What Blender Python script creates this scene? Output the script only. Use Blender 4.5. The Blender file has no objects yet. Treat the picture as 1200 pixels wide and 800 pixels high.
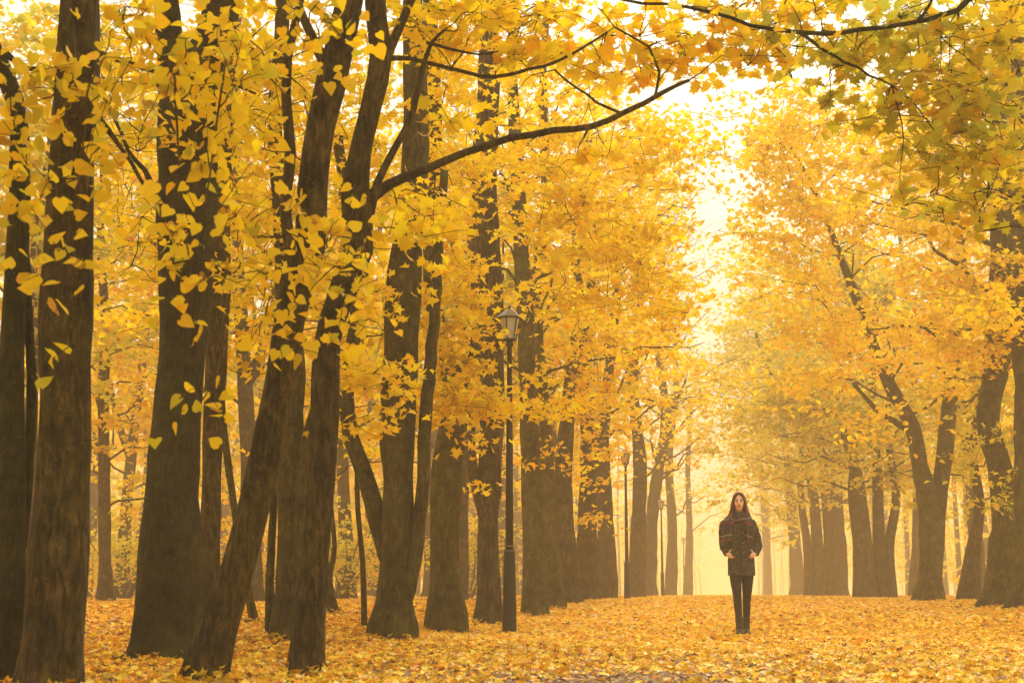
import bpy, bmesh, math, random
import numpy as np
from mathutils import Vector, Matrix
R = math.radians
rng = np.random.default_rng(7)
random.seed(7)
SC = bpy.context.scene
COL = SC.collection

# ------------------------------------------------------------------ camera
F = 1666.7                      # focal length in pixels of the 1200 px wide photograph (50 mm on 36 mm)
CZ = 0.50
PITCH = R(10.0)
cd = bpy.data.cameras.new('camera'); cam = bpy.data.objects.new('camera', cd); COL.objects.link(cam)
cam.location = (0, 0, CZ); cam.rotation_euler = (R(90) + PITCH, 0, 0)
cd.lens = 50; cd.sensor_width = 36; cd.clip_start = 0.1; cd.clip_end = 3000
cd.dof.use_dof = True; cd.dof.focus_distance = 18.0; cd.dof.aperture_fstop = 4.5
SC.camera = cam

# ------------------------------------------------------------------ world, sun, exposure
SUN_EL, SUN_AZ = 38, 14          # degrees; azimuth measured from +Y (down the avenue) towards +X
w = bpy.data.worlds.new('World'); SC.world = w; w.use_nodes = True
nt = w.node_tree; nt.nodes.clear()
out = nt.nodes.new('ShaderNodeOutputWorld'); bg = nt.nodes.new('ShaderNodeBackground')
sky = nt.nodes.new('ShaderNodeTexSky'); sky.sky_type = 'NISHITA'; sky.sun_disc = False
sky.sun_elevation = R(SUN_EL); sky.sun_rotation = R(SUN_AZ); sky.dust_density = 3; sky.air_density = 1.0
mx = nt.nodes.new('ShaderNodeMix'); mx.data_type = 'RGBA'; mx.inputs[0].default_value = 0.8
mx.inputs[7].default_value = (10.2, 9.2, 7.1, 1)       # the even, warm-white overcast
wtc = nt.nodes.new('ShaderNodeTexCoord'); wsp = nt.nodes.new('ShaderNodeSeparateXYZ'); wmr = nt.nodes.new('ShaderNodeMapRange')
nt.links.new(wtc.outputs['Generated'], wsp.inputs[0]); nt.links.new(wsp.outputs['Z'], wmr.inputs[0])
wmr.inputs[1].default_value = 0; wmr.inputs[2].default_value = 1; wmr.inputs[3].default_value = .40; wmr.inputs[4].default_value = 1.55   # an overcast sky is darker low down
wvm = nt.nodes.new('ShaderNodeVectorMath'); wvm.operation = 'SCALE'
nt.links.new(sky.outputs[0], mx.inputs[6]); nt.links.new(mx.outputs[2], wvm.inputs[0]); nt.links.new(wmr.outputs[0], wvm.inputs['Scale']); nt.links.new(wvm.outputs[0], bg.inputs[0])
bg.inputs[1].default_value = 0.08
nt.links.new(bg.outputs[0], out.inputs[0])
sl = bpy.data.lights.new('sun', 'SUN'); sun = bpy.data.objects.new('sun', sl); COL.objects.link(sun)
sl.energy = 1.5; sl.angle = R(10); sl.color = (1.0, 0.88, 0.68)
sun.rotation_euler = (R(90 - SUN_EL), 0, R(180 - SUN_AZ))
sun.rotation_euler = (Vector((math.sin(R(SUN_AZ)) * math.cos(R(SUN_EL)), math.cos(R(SUN_AZ)) * math.cos(R(SUN_EL)), math.sin(R(SUN_EL))))).to_track_quat('Z', 'Y').to_euler()
SC.view_settings.view_transform = 'Standard'; SC.view_settings.look = 'None'
SC.view_settings.gamma = 1; SC.view_settings.exposure = 1.3
SC.render.engine = 'CYCLES'
cy = SC.cycles
cy.use_denoising = True
try: cy.denoiser = 'OPENIMAGEDENOISE'
except Exception: pass
cy.max_bounces = 6; cy.diffuse_bounces = 3; cy.glossy_bounces = 1; cy.transmission_bounces = 3
cy.volume_bounces = 1; cy.transparent_max_bounces = 6
cy.use_adaptive_sampling = True; cy.adaptive_threshold = 0.02
cy.caustics_reflective = False; cy.caustics_refractive = False

# ------------------------------------------------------------------ helpers
def P(px, py, d):
    """point of the world on the photograph's pixel (1200x800) at depth d metres along +Y"""
    x = (px - 600) / F; u = (400 - py) / F
    c, s = math.cos(PITCH), math.sin(PITCH)
    ray = np.array([x, c - u * s, s + u * c])
    return np.array([0, 0, CZ]) + ray * (d / ray[1])
def sstep(a, b, t):
    t = np.clip((t - a) / (b - a), 0, 1); return t * t * (3 - 2 * t)
AV = 0.151                        # the avenue runs a little to the right of the camera's axis
def lane(x, y): return x - AV * (y - 17.4)     # metres to the right of the row of lamps
def G(x, y):
    """height of the ground"""
    x = np.asarray(x, float); y = np.asarray(y, float)
    p = -0.52 + 0.30 * sstep(17, 37, y)
    q = -0.50 + 0.18 * sstep(10.5, 15, y) + 0.09 * sstep(15, 22, y)
    s = lane(x, y)
    k = np.maximum(sstep(-0.3, -2.6, s), sstep(6.2, 8.6, s))
    b = 0.025 * np.sin(x * 1.7 + 0.6 * y) * np.sin(y * 0.9 + 1) * sstep(3, 8, y) * (1 - sstep(18, 30, y))
    return 0.5 + p * (1 - k) + q * k + b - 0.02 * sstep(45, 120, y)

def tag(o, label=None, cat=None, group=None, kind=None):
    if label: o['label'] = label
    if cat: o['category'] = cat
    if group: o['group'] = group
    if kind: o['kind'] = kind
    return o
def empty(name, loc, rz=0):
    o = bpy.data.objects.new(name, None); o.location = loc; o.rotation_euler = (0, 0, rz)
    o.empty_display_size = 0.2; COL.objects.link(o); return o
def put(name, me, parent=None):
    o = bpy.data.objects.new(name, me); COL.objects.link(o)
    if parent: o.parent = parent
    return o

class MB:
    """collects tubes and lathes in world space, relative to an origin"""
    def __init__(self, org=(0, 0, 0)):
        self.v = []; self.f = []; self.n = 0; self.org = np.array(org, float)
    def add(self, v, f):
        v = np.asarray(v, float)
        self.v.append(v); self.f += [tuple(i + self.n for i in q) for q in f]; self.n += len(v)
    def tube(self, pts, rad, seg=8, wob=0.0, flare=0.0, cap=True, ph=0.0):
        pts = np.asarray(pts, float); rad = np.asarray(rad, float); n = len(pts)
        t = np.gradient(pts, axis=0); t /= np.linalg.norm(t, axis=1)[:, None] + 1e-9
        a = np.array([1.0, 0, 0]) if abs(t[0][0]) < 0.8 else np.array([0, 1.0, 0])
        u = np.cross(t[0], a); u /= np.linalg.norm(u)
        th = np.linspace(0, 2 * np.pi, seg, endpoint=False)
        V = []
        for i in range(n):
            u = u - t[i] * np.dot(u, t[i]); u /= np.linalg.norm(u) + 1e-9
            b = np.cross(t[i], u)
            r = np.full(seg, rad[i])
            if wob: r = r * (1 + wob * (np.sin(th * 2 + ph + i * 0.13) * 0.6 + np.sin(th * 5 + ph * 2 + i * 0.31) * 0.4 + rng.normal(0, 0.25, seg)))
            if flare: 
                e = max(0.0, 1 - (pts[i][2] - pts[0][2]) / flare)
                r = r * (1 + e * e * (0.22 * np.sin(th * 4 + ph) + 0.16 * np.sin(th * 7 + 2 * ph)))
            V.append(pts[i] + np.outer(np.cos(th) * r, u) + np.outer(np.sin(th) * r, b))
        V = np.concatenate(V)
        f = []
        for i in range(n - 1):
            for j in range(seg):
                k = (j + 1) % seg
                f.append((i * seg + j, i * seg + k, (i + 1) * seg + k, (i + 1) * seg + j))
        if cap:
            f.append(tuple(range(seg - 1, -1, -1))); f.append(tuple((n - 1) * seg + j for j in range(seg)))
        self.add(V, f)
    def lathe(self, prof, seg=16, c=(0, 0, 0), rot=0.0):
        c = np.array(c, float)
        th = np.linspace(0, 2 * np.pi, seg, endpoint=False) + rot
        V = np.concatenate([c + np.stack([r * np.cos(th), r * np.sin(th), np.full(seg, z)], 1) for r, z in prof])
        n = len(prof); f = []
        for i in range(n - 1):
            for j in range(seg):
                k = (j + 1) % seg
                f.append((i * seg + j, i * seg + k, (i + 1) * seg + k, (i + 1) * seg + j))
        f.append(tuple(range(seg - 1, -1, -1))); f.append(tuple((n - 1) * seg + j for j in range(seg)))
        self.add(V, f)
    def mesh(self, name, mat, smooth=True):
        me = bpy.data.meshes.new(name)
        V = np.concatenate(self.v) - self.org
        me.from_pydata(V.tolist(), [], self.f)
        if mat: me.materials.append(mat)
        if smooth: me.polygons.foreach_set('use_smooth', [True] * len(me.polygons))
        me.update(); return me
    def build(self, name, mat, parent=None, smooth=True):
        return put(name, self.mesh(name, mat, smooth), parent)

def smooth_line(pts, rad, step):
    """Catmull-Rom through the points, sampled about every step metres"""
    pts = np.asarray(pts, float); rad = np.asarray(rad, float)
    p = np.vstack([2 * pts[0] - pts[1], pts, 2 * pts[-1] - pts[-2]]); r = np.concatenate([[rad[0]], rad, [rad[-1]]])
    P_, R_ = [], []
    for i in range(1, len(p) - 2):
        m = max(2, int(np.linalg.norm(p[i + 1] - p[i]) / step))
        for t in np.linspace(0, 1, m, endpoint=False):
            h = 0.5 * ((2 * p[i]) + (-p[i - 1] + p[i + 1]) * t + (2 * p[i - 1] - 5 * p[i] + 4 * p[i + 1] - p[i + 2]) * t * t + (-p[i - 1] + 3 * p[i] - 3 * p[i + 1] + p[i + 2]) * t ** 3)
            P_.append(h); R_.append(r[i] * (1 - t) + r[i + 1] * t)
    P_.append(pts[-1]); R_.append(rad[-1])
    return np.array(P_), np.array(R_)

# ------------------------------------------------------------------ materials
def mat(name, col=(.5, .5, .5), rough=.6, metal=0, spec=.5):
    m = bpy.data.materials.new(name); m.use_nodes = True
    b = m.node_tree.nodes['Principled BSDF']
    b.inputs['Base Color'].default_value = (*col, 1); b.inputs['Roughness'].default_value = rough
    b.inputs['Metallic'].default_value = metal; b.inputs['Specular IOR Level'].default_value = spec
    return m
def N(m, t, **k):
    n = m.node_tree.nodes.new(t)
    for a, b in k.items(): setattr(n, a, b)
    return n
def L(m, a, b): m.node_tree.links.new(a, b)
def ramp(m, fac, stops):
    r = N(m, 'ShaderNodeValToRGB'); e = r.color_ramp.elements
    while len(e) < len(stops): e.new(0.5)
    for i, (p, c) in enumerate(stops): e[i].position = p; e[i].color = (*c, 1)
    L(m, fac, r.inputs[0]); return r.outputs[0]
def bark(name, c0, c1, moss, moss_amt, scale=1.0, furrow=1.0):
    m = mat(name, c1, .9, spec=.2); b = m.node_tree.nodes['Principled BSDF']
    tc = N(m, 'ShaderNodeTexCoord'); mp = N(m, 'ShaderNodeMapping'); mp.inputs['Scale'].default_value = (34 * scale, 34 * scale, 8 * scale)
    L(m, tc.outputs['Object'], mp.inputs[0])
    n1 = N(m, 'ShaderNodeTexNoise'); n1.inputs['Scale'].default_value = 1.0; n1.inputs['Detail'].default_value = 6; n1.inputs['Roughness'].default_value = .65; n1.inputs['Distortion'].default_value = .6
    L(m, mp.outputs[0], n1.inputs[0])
    col = ramp(m, n1.outputs[0], [(.40, c0), (.50, tuple(.45 * q for q in c1)), (.60, c1)])
    n2 = N(m, 'ShaderNodeTexNoise'); n2.inputs['Scale'].default_value = 2.6; n2.inputs['Detail'].default_value = 5; n2.inputs['Roughness'].default_value = .7
    L(m, tc.outputs['Object'], n2.inputs[0])
    mk = ramp(m, n2.outputs[0], [(.5 - .25 * moss_amt, (0, 0, 0)), (.72, (moss_amt,) * 3)])
    mm = N(m, 'ShaderNodeMix', data_type='RGBA'); L(m, mk, mm.inputs[0]); L(m, col, mm.inputs[6]); mm.inputs[7].default_value = (*moss, 1)
    # broad dark mottling and small lichen flecks
    v2 = N(m, 'ShaderNodeTexNoise'); v2.inputs['Scale'].default_value = 3.3; v2.inputs['Detail'].default_value = 7; v2.inputs['Roughness'].default_value = .75; L(m, tc.outputs['Object'], v2.inputs[0])
    dk = ramp(m, v2.outputs[0], [(.38, (.35, .35, .35)), (.60, (1.15, 1.15, 1.15))])
    mu = N(m, 'ShaderNodeMix', data_type='RGBA', blend_type='MULTIPLY'); mu.inputs[0].default_value = 1; L(m, mm.outputs[2], mu.inputs[6]); L(m, dk, mu.inputs[7])
    v = N(m, 'ShaderNodeTexNoise'); v.inputs['Scale'].default_value = 60; v.inputs['Detail'].default_value = 2; L(m, tc.outputs['Object'], v.inputs[0])
    lk = ramp(m, v.outputs[0], [(.66, (0, 0, 0)), (.72, (.5,) * 3)])
    ml = N(m, 'ShaderNodeMix', data_type='RGBA'); L(m, lk, ml.inputs[0]); L(m, mu.outputs[2], ml.inputs[6]); ml.inputs[7].default_value = (.20, .18, .09, 1)
    L(m, ml.outputs[2], b.inputs['Base Color'])
    # furrows: ridged noise stretched up the stem
    mp2 = N(m, 'ShaderNodeMapping'); mp2.inputs['Scale'].default_value = (13 * scale, 13 * scale, 2.6 * scale); L(m, tc.outputs['Object'], mp2.inputs[0])
    rg = N(m, 'ShaderNodeTexNoise', noise_type='RIDGED_MULTIFRACTAL'); rg.inputs['Scale'].default_value = 1; rg.inputs['Detail'].default_value = 4; rg.inputs['Roughness'].default_value = .6; rg.inputs['Distortion'].default_value = .5
    L(m, mp2.outputs[0], rg.inputs[0])
    ad = N(m, 'ShaderNodeMath', operation='MULTIPLY_ADD'); L(m, rg.outputs[0], ad.inputs[0]); ad.inputs[1].default_value = -.5; L(m, n1.outputs[0], ad.inputs[2])
    bp = N(m, 'ShaderNodeBump'); bp.inputs['Strength'].default_value = 1.0 * furrow; bp.inputs['Distance'].default_value = .07
    L(m, ad.outputs[0], bp.inputs['Height']); L(m, bp.outputs[0], b.inputs['Normal'])
    return m
def leafmat(name, trans=.5):
    m = bpy.data.materials.new(name); m.use_nodes = True; m.node_tree.nodes.clear()
    a = N(m, 'ShaderNodeAttribute'); a.attribute_name = 'leafcol'
    d = N(m, 'ShaderNodeBsdfPrincipled'); d.inputs['Roughness'].default_value = .62; d.inputs['Specular IOR Level'].default_value = .25
    t = N(m, 'ShaderNodeBsdfTranslucent'); x = N(m, 'ShaderNodeMixShader'); x.inputs[0].default_value = trans
    o = N(m, 'ShaderNodeOutputMaterial')
    L(m, a.outputs['Color'], d.inputs['Base Color']); L(m, a.outputs['Color'], t.inputs['Color'])
    L(m, d.outputs[0], x.inputs[1]); L(m, t.outputs[0], x.inputs[2]); L(m, x.outputs[0], o.inputs['Surface'])
    return m
BK = {
 'dark':  bark('bark_dark_furrowed', (.004, .003, .001), (.052, .034, .011), (.085, .085, .014), .8),
 'brown': bark('bark_brown_smooth', (.016, .010, .003), (.135, .088, .030), (.085, .074, .016), .6, 1.0, .6),
 'mossy': bark('bark_mossy_grey', (.014, .010, .003), (.145, .102, .036), (.125, .118, .020), .9, .9),
 'pale':  bark('bark_pale_grey', (.034, .023, .008), (.140, .098, .040), (.09, .08, .025), .4, .8),
}
LM = leafmat('autumn_leaf', .55)
LITM = leafmat('fallen_leaf', .18)

# ------------------------------------------------------------------ leaves
def mirror(half):            # half outline from base (0,.) to tip (0,.), right side
    right = [tuple(p) for p in half]
    left = [(-x, y) for x, y in half[1:-1]]
    V = right + left; n = len(right)
    fr = list(range(n)); fl = [0] + [n + i for i in range(len(left))] + [n - 1]
    return np.array(V), [tuple(fr), tuple(reversed(fl))]
SH = {
 'maple': mirror([(0, -.36), (.20, -.46), (.21, -.28), (.50, -.20), (.38, -.02), (.54, .20), (.27, .15), (.24, .34), (.12, .26), (0, .56)]),
 'star':  mirror([(0, -.38), (.34, -.36), (.24, -.10), (.54, .14), (.18, .16), (0, .56)]),
 'heart': mirror([(0, -.36), (.22, -.46), (.44, -.26), (.42, .02), (.20, .34), (0, .58)]),
 'oval':  mirror([(0, -.45), (.34, -.12), (.26, .22), (0, .5)]),
 'kite':  (np.array([(0, -.5), (.36, 0), (0, .5), (-.36, 0)]), [(0, 1, 2, 3)]),
}
PAL = {
 'yellow': [((.96, .69, .008), 5), ((.97, .77, .012), 3), ((.95, .58, .006), 2), ((.80, .61, .010), 1)],
 'linden': [((.95, .70, .012), 5), ((.84, .66, .015), 2), ((.95, .60, .010), 2), ((.66, .58, .02), .8), ((.60, .34, .02), .4)],
 'orange': [((.96, .62, .008), 5), ((.97, .72, .010), 3), ((.95, .48, .006), 2), ((.95, .76, .012), 2)],
 'green':  [((.70, .64, .05), 4), ((.84, .66, .04), 3), ((.52, .52, .05), 2), ((.90, .62, .03), 2)],
 'olive':  [((.72, .60, .02), 4), ((.86, .64, .015), 3), ((.56, .50, .02), 2), ((.93, .58, .012), 2)],
 'litter': [((.95, .63, .03), 7), ((.96, .76, .09), 4), ((.93, .46, .02), 4), ((.74, .30, .03), 2.2), ((.88, .72, .34), 1.5), ((.26, .13, .05), 1.3)],
}
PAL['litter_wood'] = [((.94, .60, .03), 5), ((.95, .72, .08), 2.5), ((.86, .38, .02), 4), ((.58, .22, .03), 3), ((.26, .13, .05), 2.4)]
PAL['crumbs'] = [((.42, .28, .16), 4), ((.30, .20, .14), 4), ((.80, .52, .10), 2), ((.16, .10, .07), 2), ((.58, .44, .32), 2)]
class Leaves:
    def __init__(self): self.p = []; self.s = []; self.n = []; self.c = []
    def add(self, pos, size, flat, pal, tint=1.0):
        n = len(pos)
        nr = rng.normal(size=(n, 3)); nr /= np.linalg.norm(nr, axis=1)[:, None]
        nr[:, 2] = np.abs(nr[:, 2]); nr += np.array([0, 0, flat])
        nr /= np.linalg.norm(nr, axis=1)[:, None]
        cs = np.array([c for c, _ in PAL[pal]]); pw = np.array([q for _, q in PAL[pal]], float)
        c = cs[rng.choice(len(cs), n, p=pw / pw.sum())] * rng.uniform(.82, 1.08, (n, 1)) * tint
        self.p.append(pos); self.s.append(size * rng.uniform(.7, 1.25, n)); self.n.append(nr); self.c.append(np.clip(c, 0, .96))
    def mesh(self, name, shape, material, org=(0, 0, 0), droop=.25, extra=None):
        p = np.concatenate(self.p) - np.array(org); s = np.concatenate(self.s); nr = np.concatenate(self.n); c = np.concatenate(self.c)
        n = len(p); T, F_ = SH[shape]; K = len(T)
        a = rng.normal(size=(n, 3)); a[:, 2] -= droop * 3
        a -= nr * (a * nr).sum(1)[:, None]; a /= np.linalg.norm(a, axis=1)[:, None] + 1e-9
        b = np.cross(nr, a)
        lift = rng.uniform(.1, .5, n)[:, None] * np.abs(T[:, 0])[None] - rng.uniform(-.1, .5, n)[:, None] * (T[:, 1] ** 2)[None]
        V = p[:, None] + s[:, None, None] * (T[None, :, 0, None] * b[:, None] + T[None, :, 1, None] * a[:, None] + lift[:, :, None] * nr[:, None])
        V = V.reshape(-1, 3)
        li = np.concatenate([np.array(f) for f in F_]); lt = np.array([len(f) for f in F_])
        loops = (li[None] + (np.arange(n) * K)[:, None]).ravel(); tot = np.tile(lt, n)
        colv = np.repeat(np.concatenate([c, np.ones((n, 1))], 1), K, axis=0)
        ew = 0; mi = np.zeros(len(tot), np.int32)
        if extra is not None and extra.n:                       # twigs ride in the crown's mesh
            EV = np.concatenate(extra.v) - np.array(org); ef = [f for f in extra.f]
            el = np.concatenate([np.array(f) for f in ef]) + len(V); et = np.array([len(f) for f in ef])
            V = np.vstack([V, EV]); loops = np.concatenate([loops, el]); tot = np.concatenate([tot, et])
            colv = np.vstack([colv, np.ones((len(EV), 4))]); mi = np.concatenate([mi, np.ones(len(et), np.int32)])
        me = bpy.data.meshes.new(name)
        me.vertices.add(len(V)); me.vertices.foreach_set('co', V.astype(np.float32).ravel())
        me.loops.add(len(loops)); me.loops.foreach_set('vertex_index', loops.astype(np.int32))
        me.polygons.add(len(tot)); me.polygons.foreach_set('loop_start', np.concatenate([[0], np.cumsum(tot)[:-1]]).astype(np.int32))
        me.polygons.foreach_set('loop_total', tot.astype(np.int32)) if False else None
        me.materials.append(material)
        if extra is not None and extra.n: me.materials.append(extra.mat)
        me.polygons.foreach_set('material_index', mi)
        me.update(calc_edges=True)
        at = me.attributes.new('leafcol', 'FLOAT_COLOR', 'POINT'); at.data.foreach_set('color', colv.astype(np.float32).ravel())
        return me

# ------------------------------------------------------------------ trees
def bare(c):
    """how thin the leaves grow at this place: the open strip over the path, the air round the nearest lantern, and some bare stems"""
    d = c[1]
    if d < 5: return 0
    cs, sn = math.cos(PITCH), math.sin(PITCH); z = c[2] - CZ
    f_ = d * cs + z * sn; px = 600 + F * c[0] / f_; py = 400 - F * (z * cs - d * sn) / f_
    if d < 17.6 and 572 < px < 628 and 335 < py < 570: return 1
    if d < 20.4 and 550 < px < 592 and (215 < py < 345 or 60 < py < 140): return .75
    if d < 14.5 and 464 < px < 506 and (100 < py < 215 or 285 < py < 420): return .75
    if d < 24 and 600 < px < 628 and 230 < py < 420: return .6
    if d > 18 and ((808 < px < 862 and 105 < py < 165) or (835 < px < 865 and 160 < py < 225) or (795 < px < 855 and 220 < py < 420)): return .88
    return 0
class Tree:
    off = np.zeros(3)
    def __init__(self, name, base, label, cat='tree', group=None, barkk='brown', shape='star', pal='yellow', size=.11):
        self.base = np.array(base, float); self.root = empty(name, base); tag(self.root, label, cat, group)
        self.bk = BK[barkk]; self.tw = MB(); self.tw.mat = self.bk
        self.lv = Leaves(); self.shape = shape; self.pal = pal; self.size = size; self.lines = []
    def trunk(self, pts, rad, seg=18, step=.14, wob=.05, flare=.9, name='trunk', jit=0.0):
        p, r = smooth_line(pts, rad, step)
        if jit: p[1:-1] += rng.normal(0, jit, (len(p) - 2, 3))
        ph_ = rng.uniform(0, 6); zz = p[:, 2]
        r = r * (1 + .045 * np.sin(zz * 2.3 + ph_) + .035 * np.sin(zz * 5.1 + 2 * ph_) + .02 * np.sin(zz * 9.7 + ph_))
        b = MB(self.base); b.tube(p, r, seg, wob, flare, ph=ph_)
        if seg >= 18:
            V = b.v[-1].reshape(len(p), seg, 3); A = p[:, None]
            for _ in range(10):
                i, j = rng.integers(2, len(p) - 2), rng.integers(seg); c0 = V[i, j]; sg = rng.uniform(.5, 1.1) * r[i]
                V = V + (V - A) * (rng.uniform(.06, .20) * np.exp(-((V - c0) ** 2).sum(2) / (2 * sg * sg)))[..., None]
            b.v[-1] = V.reshape(-1, 3)
        b.build(name, self.bk, self.root)
        self.lines.append((p, r)); return p, r
    def branch(self, a, b, r0, r1, sag=.1, seg=5, n=5):
        """a small limb, part of the crown's own mesh"""
        a = np.array(a, float); b = np.array(b, float); L_ = np.linalg.norm(b - a)
        t = np.linspace(0, 1, n)[:, None]
        p = a * (1 - t) + b * t; p[:, 2] += (np.sin(t[:, 0] * np.pi) * sag * L_)
        p[1:-1] += rng.normal(0, .035 * L_, (n - 2, 3))
        self.tw.tube(p, np.linspace(r0, r1, n), seg, cap=False); return p
    def cluster(self, c, sig, n, flat=.5, pal=None, size=None, twigs=3, zs=.35):
        """one flat-ish spray of leaves on a few twigs"""
        c = np.array(c, float)
        if rng.uniform() < bare(c + self.off): return
        ends = c + rng.normal(0, sig, (max(1, twigs), 3)) * np.array([1, 1, zs])
        for e in ends[:2]: self.branch(c, e, .003, .0015, .05, 3, 3)
        k = rng.integers(0, len(ends), n); t = rng.uniform(0.1, 1.15, n)[:, None]
        p = c * (1 - t) + ends[k] * t + rng.normal(0, sig * .28, (n, 3)) * np.array([1, 1, zs + .15])
        self.lv.add(p, (size or self.size), flat, pal or self.pal, rng.uniform(.88, 1.06))
    def generic(self, nl, h0, h1, reach, per, ncl=6, sig=.45, up=.5, bias=None, line=0, rr=.22, pal=None, twigs=3, width=None):
        """limbs from the trunk between the heights h0 and h1, each carrying leaf sprays"""
        p, r = self.lines[line]; z = p[:, 2]
        for k in range(nl):
            h = h0 + (h1 - h0) * (k + rng.uniform(0, 1)) / nl
            i = int(np.argmin(np.abs(z - h))); az = k * 2.4 + rng.uniform(-.5, .5)
            d = np.array([math.cos(az), math.sin(az), 0])
            if bias is not None: d = d + np.array([*bias, 0]); d /= np.linalg.norm(d)
            L_ = reach * rng.uniform(.6, 1.1) * (1 - .45 * max(0, (h - h0) / (h1 - h0 + 1e-6)) ** 2)
            e = p[i] + d * L_ + np.array([0, 0, up * L_ * rng.uniform(.5, 1.3)])
            bp = self.branch(p[i], e, max(.010, r[i] * rr), .008, .08, 5, 7)
            for j in range(ncl):
                t = rng.uniform(.3, 1.0); q = bp[min(6, int(t * 6.99))]
                c = q + rng.normal(0, 1, 3) * np.array([.5, .5, .34]) * sig * 1.9
                self.branch(q, c, .006, .003, .05, 3, 3)
                self.cluster(c, sig * rng.uniform(.4, 1.0), per, pal=pal, twigs=twigs)
    def finish(self):
        if self.lv.p:
            me = self.lv.mesh('crown', self.shape, LM, self.base, extra=self.tw)
            put('crown', me, self.root)
        return self.root

def px_line(pts, d):
    """[(px, py, width_px, extra_depth)] -> points and radii"""
    P_, R_ = [], []
    for q in pts:
        dd = d + (q[3] if len(q) > 3 else 0)
        P_.append(P(q[0], q[1], dd)); R_.append(q[2] / F * dd / 2)
    return np.array(P_), np.array(R_)
def px_tree(name, d, pts, label, **k):
    p, r = px_line(pts, d); g = float(G(p[0][0], p[0][1]))
    seg = k.pop('seg', 18); step = k.pop('step', .14)
    base = np.array([p[0][0], p[0][1], g])
    if pts[-1][1] < 30:            # the stem goes on above the picture and tapers out
        e, q_ = p[-1].copy(), r[-1]
        p = np.vstack([p, e + [.15, 0, 1.8], e + [.05, .1, 3.4], e + [.25, 0, 4.6]]); r = np.concatenate([r, [q_ * .7, q_ * .4, .012]])
    lo = p[0].copy(); lo[2] = g - .12
    if p[0][2] < g + .05: p[0] = np.array([p[0][0], p[0][1], g + .04])
    p = np.vstack([lo, p]); r = np.concatenate([[r[0] * 1.05], r])
    t = Tree(name, base, label, **k); t.trunk(p, r, seg, step); return t
def limb(t, pts, d, seg=8, name='limb', step=.12, jit=.004):
    p, r = px_line(pts, d)
    if pts[-1][1] < 20:
        g_ = (p[-1] - p[-2]) / np.linalg.norm(p[-1] - p[-2]); p = np.vstack([p, p[-1] + g_ * .8, p[-1] + g_ * 1.6 + [0, 0, .2]]); r = np.concatenate([r, [r[-1] * .6, .006]])
    p, r = smooth_line(p, r, step)
    if jit: p[1:-1] += rng.normal(0, jit, (len(p) - 2, 3))
    b = MB(t.base); b.tube(p, r, seg, .03); b.build(name, t.bk, t.root); t.lines.append((p, r)); return p
def mass(t, px, py, rx, ry, d, nc, per, sig=.35, anchor=None, dd=.8, **k):
    """leaf sprays filling an ellipse of the picture at depth d; each hangs on a twig from the nearest wood"""
    W = np.concatenate([l[0] for l in t.lines]) if anchor is None else np.array([anchor])
    for _ in range(nc):
        while True:
            a, b = rng.uniform(-1, 1, 2)
            if a * a + b * b < 1: break
        c = P(px + a * rx, py + b * ry, d + rng.uniform(-dd, dd))
        j = int(np.argmin(((W - c) ** 2).sum(1) + rng.uniform(0, .06, len(W))))
        if np.linalg.norm(W[j] - c) > .12: t.branch(W[j], c, .0050, .002, .06, 4, 5)
        W = np.vstack([W, c[None]])
        t.cluster(c, sig * rng.uniform(.7, 1.2), per, **k)

exec_marker = None
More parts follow.
